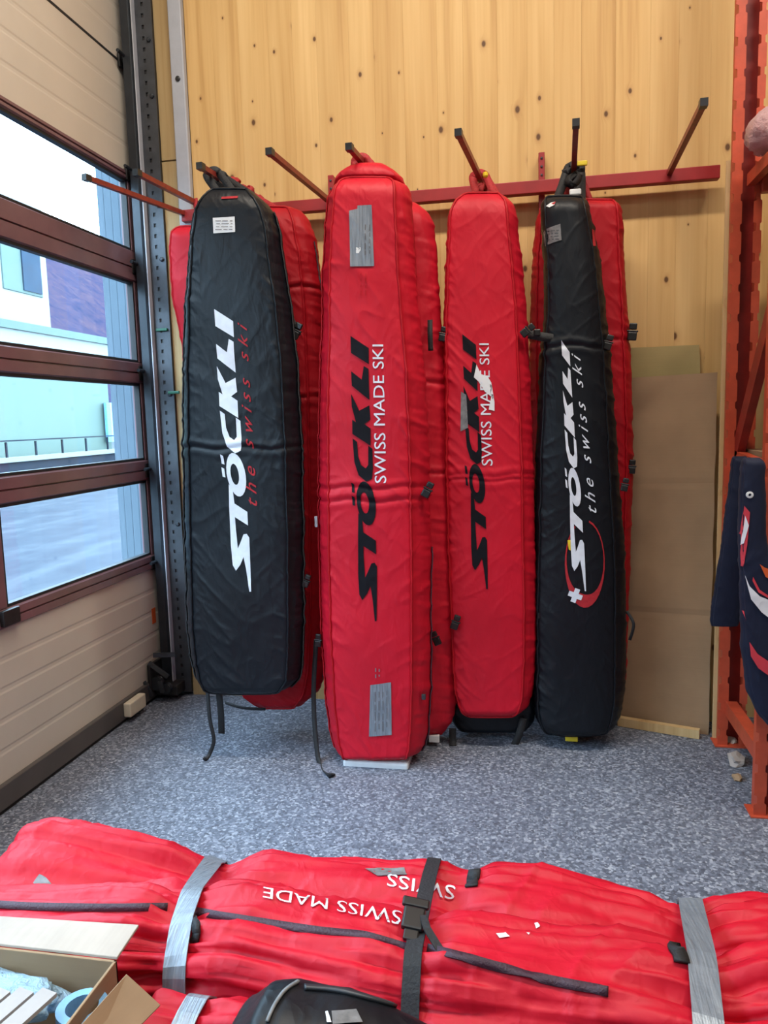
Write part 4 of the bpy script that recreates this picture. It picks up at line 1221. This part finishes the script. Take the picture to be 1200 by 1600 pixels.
# ------------------------------------------------------------------ bundled bags on the floor
def lay_bag(name, label, st, mat, seed, group=None, nx_=460, K=110, pinch=(), wr=1.0, cat='ski bag', exps=2.4, ends=True):
    """bag lying along X: stations (x, yc, zc, ry, rz, tilt)"""
    t = thing(name, label, cat, (st[len(st) // 2][0], st[len(st) // 2][1], 0.0), group)
    A_ = np.array(st); xs = np.linspace(A_[0, 0], A_[-1, 0], nx_)
    def it(k):
        r = np.interp(xs, A_[:, 0], A_[:, k]); kk = np.ones(9) / 9
        for _ in range(2): r = np.convolve(np.pad(r, 4, mode='edge'), kk, 'valid')
        return r
    yc, zc_, ry, rz, tl = (it(k) for k in range(1, 6))
    ph = np.arange(K) * 2 * np.pi / K; c, s = np.cos(ph), np.sin(ph)
    cy = np.sign(c) * np.abs(c) ** (2 / exps); cz = np.sign(s) * np.abs(s) ** (2 / exps)
    pn = np.zeros(nx_)
    for px_, pw in pinch: pn = np.maximum(pn, np.exp(-((xs - px_) / pw) ** 2))
    ef = np.ones(nx_)
    if ends:
        e_ = 0.03; ef = np.sqrt(np.clip(1 - (1 - np.clip((xs - xs[0]) / e_, 0, 1)) ** 2, 0.02, 1)) * np.sqrt(np.clip(1 - (1 - np.clip((xs[-1] - xs) / e_, 0, 1)) ** 2, 0.02, 1))
    X = np.repeat(xs[:, None], K, 1)
    Yl = ry[:, None] * cy[None, :] * ef[:, None]; Zl = rz[:, None] * cz[None, :] * ef[:, None]
    Y = yc[:, None] + Yl * np.cos(tl)[:, None] - Zl * np.sin(tl)[:, None]; Z = zc_[:, None] + Yl * np.sin(tl)[:, None] + Zl * np.cos(tl)[:, None]
    P = np.stack([X, Y, Z], -1); q = P.reshape(-1, 3)
    big = nz(q * np.array([3.2, 5, 5]), seed)
    # long folds that gather at the straps
    phs = np.tile(ph, nx_); xq = q[:, 0]; pq = np.repeat(pn, K)
    fold = 1 - 2.2 * np.abs(nz(np.stack([xq * 1.5, np.cos(phs) * 2.9, np.sin(phs) * 2.9], -1), seed + 3))
    fold2 = 1 - 2.2 * np.abs(nz(np.stack([xq * 2.4, np.cos(phs) * 6.5, np.sin(phs) * 6.5], -1), seed + 7))
    dg = q[:, 0] * 0.75 + (q[:, 2] - q[:, 1]) * 0.6; dh = q[:, 0] * 0.55 - (q[:, 2] - q[:, 1]) * 0.8
    dia = 1 - 2.2 * np.abs(nz(np.stack([dg * 11, dh * 3, q[:, 1] * 2], -1), seed + 11))
    msk = np.clip(nz(q * np.array([3, 3, 3]), seed + 15) * 1.8 + 0.45, 0, 1)
    fold3 = 1 - 2.4 * np.abs(nz(np.stack([xq * 5.0, np.cos(phs) * 12, np.sin(phs) * 12], -1), seed + 17))
    dia2 = 1 - 2.4 * np.abs(nz(np.stack([dg * 24, dh * 6, q[:, 1] * 4], -1), seed + 23))
    bil = lambda r_: np.clip((1 - r_), 0, 1) ** 0.8
    dsp = 0.012 * big + 0.040 * (bil(fold) - 0.5) * (0.45 + 0.55 * pq) + 0.026 * bil(fold2) * (0.15 + 0.85 * pq) + 0.010 * bil(fold3) * pq + 0.007 * np.clip(dia, 0, 1) ** 2.5 * msk + 0.003 * np.clip(dia2, 0, 1) ** 2 * (1 - msk)
    dsp += 0.018 * pq ** 1.5 * (np.abs(np.sin(phs * 7 + 3.0 * nz(np.stack([xq * 2.0, np.cos(phs), np.sin(phs)], -1), seed + 40))) ** 0.7 - 0.6)
    for px_, pw in pinch: dsp -= 0.022 * np.exp(-((xq - px_) / 0.06) ** 2)
    dsp = (dsp * wr * np.repeat(ef, K)).reshape(nx_, K)
    T = np.roll(P, -1, 1) - np.roll(P, 1, 1); ny, nz__ = T[..., 2], -T[..., 1]; ln = np.sqrt(ny ** 2 + nz__ ** 2) + 1e-9
    P[..., 1] += ny / ln * dsp; P[..., 2] += nz__ / ln * dsp
    P[..., 2] = np.maximum(P[..., 2], 0.004)
    bm = nb(); g = [[bm.verts.new(P[i, j]) for j in range(K)] for i in range(nx_)]
    for i in range(nx_ - 1):
        for j in range(K): bm.faces.new((g[i][j], g[i + 1][j], g[i + 1][(j + 1) % K], g[i][(j + 1) % K]))
    bm.faces.new(g[0]); bm.faces.new(g[-1][::-1]); bmesh.ops.recalc_face_normals(bm, faces=bm.faces)
    tree = BVHTree.FromBMesh(bm)
    body = obj('body', bm, mat, t, True)
    return dict(t=t, P=P, xs=xs, tree=tree, ph=ph, K=K)


def on_px(B, x, y, off=0.002):
    d = ray(x, y); h = B['tree'].ray_cast(CAM, d)
    if h[0] is None: return None, None
    return h[0] + h[1] * off, h[1]


def px_ribbon(B, pts, wd, th, mat, name, off=0.002, n=10):
    pp = smooth_path([Vector((a, b_, 0)) for a, b_ in pts], n); P = []; U_ = []
    for p in pp:
        h, no = on_px(B, p.x, p.y, off)
        if h is None: continue
        if P and (h - P[-1]).length > 0.12: continue
        P.append(h); U_.append(no)
    if len(P) < 3: return None
    for _ in range(2):
        P = [P[0]] + [(P[i - 1] + P[i] * 2 + P[i + 1]) / 4 for i in range(1, len(P) - 1)] + [P[-1]]
        U_ = [U_[0]] + [(U_[i - 1] + U_[i] * 2 + U_[i + 1]).normalized() for i in range(1, len(U_) - 1)] + [U_[-1]]
    return obj(name, ribbon(P, wd, th, U_), mat, B['t'], True)


def px_sheet(B, bm, mat, name, off=0.003):
    bad = []
    for v in bm.verts:
        h, no = on_px(B, v.co.x, v.co.y, off)
        if h is None: bad.append(v)
        else: v.co = h
    if bad: bmesh.ops.delete(bm, geom=bad, context='VERTS')
    o = obj(name, bm, mat, B['t'], True)
    if name in ('slogan', 'scuff_mark'): o['kind'] = 'stuff'
    return o


FG = 'red ski bags bundled on the floor'
R1 = lay_bag('ski_bag', 'red ski bag at the back of the strapped floor bundle', [
    (-1.40, 1.72, 0.175, 0.175, 0.105, 0.42), (-1.33, 1.73, 0.185, 0.185, 0.115, 0.42), (-1.22, 1.74, 0.175, 0.175, 0.115, 0.38), (-1.05, 1.76, 0.130, 0.16, 0.115, 0.3), (-0.90, 1.77, 0.098, 0.14, 0.10, 0.25), (-0.82, 1.77, 0.098, 0.13, 0.095, 0.2),
    (-0.70, 1.78, 0.108, 0.14, 0.115, 0.2), (-0.47, 1.79, 0.113, 0.155, 0.115, 0.2), (-0.18, 1.77, 0.113, 0.14, 0.10, 0.2), (0.05, 1.77, 0.128, 0.165, 0.13, 0.25), (0.22, 1.76, 0.113, 0.15, 0.115, 0.2), (0.36, 1.74, 0.103, 0.12, 0.10, 0.2), (0.55, 1.75, 0.118, 0.14, 0.125, 0.2), (0.9, 1.74, 0.108, 0.13, 0.115, 0.2)],
    M['red'], 51.0, FG, pinch=((-0.82, 0.20), (-0.17, 0.16), (0.36, 0.2)), wr=1.0)
R2 = lay_bag('ski_bag', 'red ski bag with a long dark zipper at the front of the strapped bundle', [
    (-1.50, 1.47, 0.17, 0.13, 0.125, 0.0), (-1.25, 1.48, 0.18, 0.135, 0.12, 0.0), (-1.0, 1.51, 0.185, 0.125, 0.11, 0.0), (-0.80, 1.52, 0.19, 0.11, 0.095, 0.0), (-0.62, 1.51, 0.20, 0.14, 0.12, -0.1), (-0.45, 1.50, 0.19, 0.15, 0.125, -0.1), (-0.22, 1.49, 0.175, 0.135, 0.115, -0.1),
    (-0.02, 1.49, 0.175, 0.16, 0.14, -0.1), (0.2, 1.48, 0.175, 0.155, 0.14, -0.1), (0.35, 1.48, 0.165, 0.125, 0.115, 0.0), (0.55, 1.49, 0.175, 0.145, 0.14, 0.0), (0.95, 1.49, 0.16, 0.13, 0.12, 0)],
    M['red'], 63.0, FG, pinch=((-0.80, 0.20), (-0.24, 0.17), (0.36, 0.2)), wr=1.0)
R3 = lay_bag('ski_bag', 'red ski bag lowest and nearest under the front of the bundle', [
    (-0.775, 1.25, 0.135, 0.10, 0.11, 0), (-0.66, 1.26, 0.135, 0.095, 0.105, 0), (-0.5, 1.255, 0.13, 0.11, 0.12, 0), (-0.2, 1.24, 0.11, 0.10, 0.10, 0), (0.1, 1.23, 0.09, 0.10, 0.085, 0), (0.5, 1.23, 0.09, 0.10, 0.085, 0)],
    M['red'], 77.0, FG, pinch=((-0.66, 0.12),), wr=0.9)

px_ribbon(R2, [(-30, 1412), (60, 1417), (160, 1418), (262, 1417)], 0.017, 0.003, M['zip'], 'zipper')
px_ribbon(R2, [(305, 1424), (400, 1440), (500, 1455), (570, 1462), (640, 1482)], 0.017, 0.003, M['zip'], 'zipper')
px_ribbon(R2, [(668, 1482), (740, 1500), (830, 1525), (900, 1540), (950, 1549)], 0.018, 0.003, M['zip'], 'zipper')
px_sheet(R1, text_px('SWISS', (712, 1386), (606, 1366), (-3, 20), (-2, 19), 4, 0, 1.0), M['print_white'], 'slogan')
px_sheet(R1, tess([[[(570, 1358), (632, 1356), (636, 1368), (590, 1370)]]], 5), M['label_gray'], 'name_label')
px_sheet(R2, text_px('SWISS MADE', (628, 1426), (412, 1388), (-3, 20), (-1, 16), 4, 0, 1.0), M['print_white'], 'slogan', 0.004)
px_sheet(R2, tess([[[(835, 1444), (840, 1443), (844, 1448), (838, 1452)]], [[(822, 1458), (828, 1459), (826, 1462)]], [[(775, 1459), (790, 1458), (797, 1464), (780, 1466)]]], 4), M['label_white'], 'scuff_mark')
px_sheet(R1, tess([[[(52, 1380), (62, 1366), (72, 1372), (85, 1388), (60, 1388)]]], 5), M['label_gray'], 'name_label')


def hull2(pts):
    pts = sorted(set(pts)); lo = []; up_ = []
    cr = lambda o, a, b_: (a[0] - o[0]) * (b_[1] - o[1]) - (a[1] - o[1]) * (b_[0] - o[0])
    for p in pts:
        while len(lo) >= 2 and cr(lo[-2], lo[-1], p) <= 0: lo.pop()
        lo.append(p)
    for p in reversed(pts):
        while len(up_) >= 2 and cr(up_[-2], up_[-1], p) <= 0: up_.pop()
        up_.append(p)
    return lo[:-1] + up_[:-1]


def band(name, label, bags, x0, slope, wd, th, mat, cat, off=0.004):
    """a closed band pulled tight round one or more lying bags"""
    pts = []; ymid = np.mean([b_['P'][:, :, 1].mean() for b_ in bags])
    for b_ in bags:
        for dx in (-wd * 0.5, 0.0, wd * 0.5):
            for j in range(b_['K']):
                i = int(np.argmin(np.abs(b_['xs'] - x0 - dx))); i = int(np.argmin(np.abs(b_['xs'] - (x0 + dx + slope * (b_['P'][i, j, 1] - ymid)))))
                pts.append((round(float(b_['P'][i, j, 1]), 4), round(float(b_['P'][i, j, 2]), 4)))
    h = hull2(pts); cy_ = sum(p[0] for p in h) / len(h); cz_ = sum(p[1] for p in h) / len(h)
    # resample evenly
    L_ = h + [h[0]]; ds = np.concatenate([[0], np.cumsum([math.dist(L_[i], L_[i + 1]) for i in range(len(h))])])
    u = np.linspace(0, ds[-1], 70)[:-1]; ys = np.interp(u, ds, [p[0] for p in L_]); zs_ = np.interp(u, ds, [p[1] for p in L_])
    path = []; ups = []
    for y_, z_ in zip(ys, zs_):
        d = Vector((0, y_ - cy_, z_ - cz_)).normalized()
        z2 = max(z_ + d.z * off, 0.003)
        path.append(Vector((x0 + slope * (y_ - ymid), y_ + d.y * off, z2))); ups.append(d)
    return single(name, ribbon(path, wd, th, ups, None, True), mat, label, cat, smooth=False)


band('tape_band', 'silver duct tape band round the left of the floor bundle', [R1, R2], -0.80, -0.25, 0.05, 0.003, M['tape'], 'tape')
band('tape_band', 'silver duct tape band round the right of the floor bundle', [R1, R2], 0.347, 0.13, 0.055, 0.003, M['tape'], 'tape')
band('tape_band', 'silver duct tape band round the nearest lower bag', [R3], -0.66, 0.05, 0.045, 0.003, M['tape'], 'tape')
S_ = band('cinch_strap', 'black webbing strap with side release buckle round the bundle middle', [R1, R2], -0.246, -0.04, 0.036, 0.004, M['webbing'], 'strap', 0.005)
def on_any(x, y, off=0.004):
    best = None
    for b_ in (R1, R2, R3):
        h, no = on_px(b_, x, y, off)
        if h is not None and (best is None or (h - CAM).length < (best[0] - CAM).length): best = (h, no)
    return best
h, no = on_any(644, 1450, 0.034)
def oriented(h, no, xdir=Vector((1, 0, 0))):
    z_ = no.normalized(); x_ = (xdir - z_ * xdir.dot(z_)).normalized(); y_ = z_.cross(x_); m = Matrix((x_, y_, z_)).transposed().to_4x4(); m.translation = h; return m
m_ = oriented(h, no)
b = nb(); box(b, (-0.024, -0.035, -0.004), (0.024, 0.02, 0.010), 0.005, m_); box(b, (-0.03, 0.022, -0.003), (0.03, 0.045, 0.008), 0.004, m_); box(b, (-0.016, -0.06, -0.003), (0.016, -0.035, 0.007), 0.003, m_)
obj('buckle', b, M['plastic'], S_)
h2, no2 = on_any(690, 1485, 0.01)
obj('strap_tail', ribbon([h + no * 0.006 + Vector((0.02, 0, 0)), (h + h2) / 2 + no * 0.012, h2], 0.016, 0.004, no), M['webbing'], S_)
px_ribbon(R1, [(744, 1352), (741, 1368), (737, 1386)], 0.032, 0.005, M['webbing'], 'strap', 0.004)
# loose carry loops
px_ribbon(R2, [(300, 1435), (308, 1448), (309, 1462), (302, 1470)], 0.018, 0.006, M['webbing'], 'carry_loop', 0.006)
px_ribbon(R2, [(1052, 1480), (1060, 1492), (1064, 1505)], 0.03, 0.008, M['webbing'], 'carry_loop', 0.006)

# ------------------------------------------------------------------ black duffel at the bottom
df = thing('duffel_bag', 'black duffel bag with grey piping at the bottom centre of the floor', 'bag', (-0.32, 1.02, 0.0))
def duffel():
    nx_, K = 90, 56; bm = nb(); g = []
    xs = np.linspace(-0.505, -0.045, nx_)
    for i, x_ in enumerate(xs):
        u = i / (nx_ - 1); top = np.interp(x_, [-0.505, -0.47, -0.44, -0.40, -0.36, -0.28, -0.18, -0.12, -0.045], [0.42, 0.455, 0.505, 0.54, 0.543, 0.532, 0.505, 0.48, 0.44])
        e_ = math.sqrt(max(0.02, 1 - max(0, 1 - min(u, 1 - u) / 0.08) ** 2)); r = []
        for j in range(K):
            a = 2 * math.pi * j / K; c, s = math.cos(a), math.sin(a)
            y_ = 1.0 + 0.115 * e_ * math.copysign(abs(c) ** 0.7, c); z_ = top / 2 + top / 2 * e_ * math.copysign(abs(s) ** 0.7, s)
            p = Vector((x_, y_, z_)); d = Vector((0, c, s)); p += d * (0.010 * noise.noise(p * 6) + 0.006 * max(0, 1 - 2.5 * abs(noise.noise(Vector((x_ * 12 + z_ * 7, y_ * 5, z_ * 6)))))) * e_
            p.z = max(p.z, 0.002); r.append(bm.verts.new(p))
        g.append(r)
    for i in range(nx_ - 1):
        for j in range(K): bm.faces.new((g[i][j], g[i + 1][j], g[i + 1][(j + 1) % K], g[i][(j + 1) % K]))
    bm.faces.new(g[0]); bm.faces.new(g[-1][::-1]); bmesh.ops.recalc_face_normals(bm, faces=bm.faces); return bm
b = duffel(); DT = BVHTree.FromBMesh(b); obj('body', b, M['black_cloth'], df, True)
DB = dict(tree=DT, t=df)
px_ribbon(DB, [(418, 1598), (430, 1572), (446, 1550), (466, 1536)], 0.005, 0.004, M['label_gray'], 'piping', 0.003)
px_ribbon(DB, [(475, 1545), (530, 1550), (590, 1566), (650, 1585), (680, 1597)], 0.010, 0.005, M['steel_gray'], 'zipper', 0.003)
px_sheet(DB, tess([[[(518, 1583), (556, 1580), (566, 1600), (520, 1603)]]], 5), M['label_gray'], 'logo_patch', 0.004)
px_sheet(DB, tess([[[(508, 1584), (512, 1583), (518, 1600), (511, 1600)]]], 5), M['print_white'], 'logo_stroke', 0.004)

# ------------------------------------------------------------------ open cardboard box, bottom left
cb_ = thing('cardboard_box', 'open cardboard box with flaps spread at the bottom left', 'box', (-0.80, 1.10, 0.0))
zr = 0.345
bl, brr = Vector((-1.25, 1.24, zr)), atZ(183, 1500, zr)     # back rim
xr = brr.x; yb_ = brr.y
def quadslab(p, th, mat, name, parent):
    a, b_, c, d = [Vector(q) for q in p]; n_ = (b_ - a).cross(d - a).normalized() * th
    bm = nb(); lo = [bm.verts.new(q) for q in (a, b_, c, d)]; hi = [bm.verts.new(q + n_) for q in (a, b_, c, d)]
    bm.faces.new(lo[::-1]); bm.faces.new(hi)
    for i in range(4): bm.faces.new((lo[i], lo[(i + 1) % 4], hi[(i + 1) % 4], hi[i]))
    bmesh.ops.recalc_face_normals(bm, faces=bm.faces)
    es = [e for e in bm.edges]; bmesh.ops.bevel(bm, geom=es, offset=0.001, segments=1, affect='EDGES')
    return obj(name, bm, mat, parent)
yf_ = yb_ - 0.34; xl = xr - 0.50
W_ = 0.006
quadslab([(xl, yb_, 0.004), (xr, yb_, 0.004), (xr, yb_, zr), (xl, yb_, zr)], W_, M['card'], 'back_wall', cb_)
quadslab([(xr, yb_, 0.004), (xr, yf_, 0.004), (xr, yf_, zr), (xr, yb_, zr)], W_, M['card'], 'side_wall', cb_)
quadslab([(xl, yf_, 0.004), (xl, yb_, 0.004), (xl, yb_, zr), (xl, yf_, zr)], W_, M['card'], 'side_wall', cb_)
quadslab([(xr, yf_, 0.004), (xl, yf_, 0.004), (xl, yf_, zr), (xr, yf_, zr)], W_, M['card'], 'front_wall', cb_)
quadslab([(xl, yf_, 0.0), (xr, yf_, 0.0), (xr, yb_, 0.0), (xl, yb_, 0.0)], 0.006, M['card'], 'floor_panel', cb_)
# back flap leans outwards over the bundle
f1, f2 = atY(-40, 1436, yb_ + 0.09), atY(217, 1449, yb_ + 0.09)
quadslab([(xl, yb_, zr), (xr, yb_, zr), f2, (xl, f1.y, f1.z)], 0.006, M['card_light'], 'back_flap', cb_)
# right flap hangs outwards
h0_, h1_ = atZ(196, 1526, zr), atZ(249, 1573, zr - 0.05); h2_ = h1_ + Vector((-0.05, -0.2, 0.0))
quadslab([(h0_.x, h0_.y, zr + 0.002), (xr + 0.004, yf_, zr + 0.002), (h2_.x, h2_.y, h2_.z), (h1_.x, h1_.y, h1_.z)], 0.006, M['card'], 'side_flap', cb_)
# contents: card strips, blue film, tape roll
zc0 = zr - 0.03
for k in range(4):
    xa = xl + 0.09 + k * 0.062
    u0 = atZ(-30 + 36 * k, 1547 + k, zr + 0.004); b = nb(); ribbon([u0, (u0.x - 0.05, yf_ + 0.03, zr - 0.002)], 0.036, 0.008, Vector((0, 0, 1)), b)
    single('card_strip', b, M['paper'], ('white corrugated card strip at the left end of the row in the cardboard box', 'second white card strip from the left in the cardboard box', 'third white card strip from the left in the cardboard box', 'white card strip nearest the blue tape roll in the box')[k], 'card strip', 'card strips in the cardboard box')
b = blob((xl + 0.20, yb_ - 0.065, zc0 - 0.02), (0.19, 0.05, 0.03), 9.0, 0.35, 4)
for v in b.verts: v.co.y = min(v.co.y, yb_ - 0.010)
single('plastic_film', b, M['bluebag'], 'crumpled pale blue plastic film in the open cardboard box', 'plastic film', smooth=True)
pr = atZ(128, 1572, zc0)
b = nb(); n_ = 28; prof = [(0.030, 0.0), (0.047, 0.0), (0.047, 0.045), (0.030, 0.045)]
rings = [[b.verts.new((pr.x + r * math.cos(2 * math.pi * i / n_), pr.y + r * math.sin(2 * math.pi * i / n_), zc0 - 0.045 + z_)) for i in range(n_)] for r, z_ in prof]
for k in range(4):
    for i in range(n_): b.faces.new((rings[k][i], rings[k][(i + 1) % n_], rings[(k + 1) % 4][(i + 1) % n_], rings[(k + 1) % 4][i]))
bmesh.ops.recalc_face_normals(b, faces=b.faces)
rt = single('tape_roll', b, M['tape_roll'], 'blue tape roll standing in the open cardboard box', 'tape roll', smooth=False)
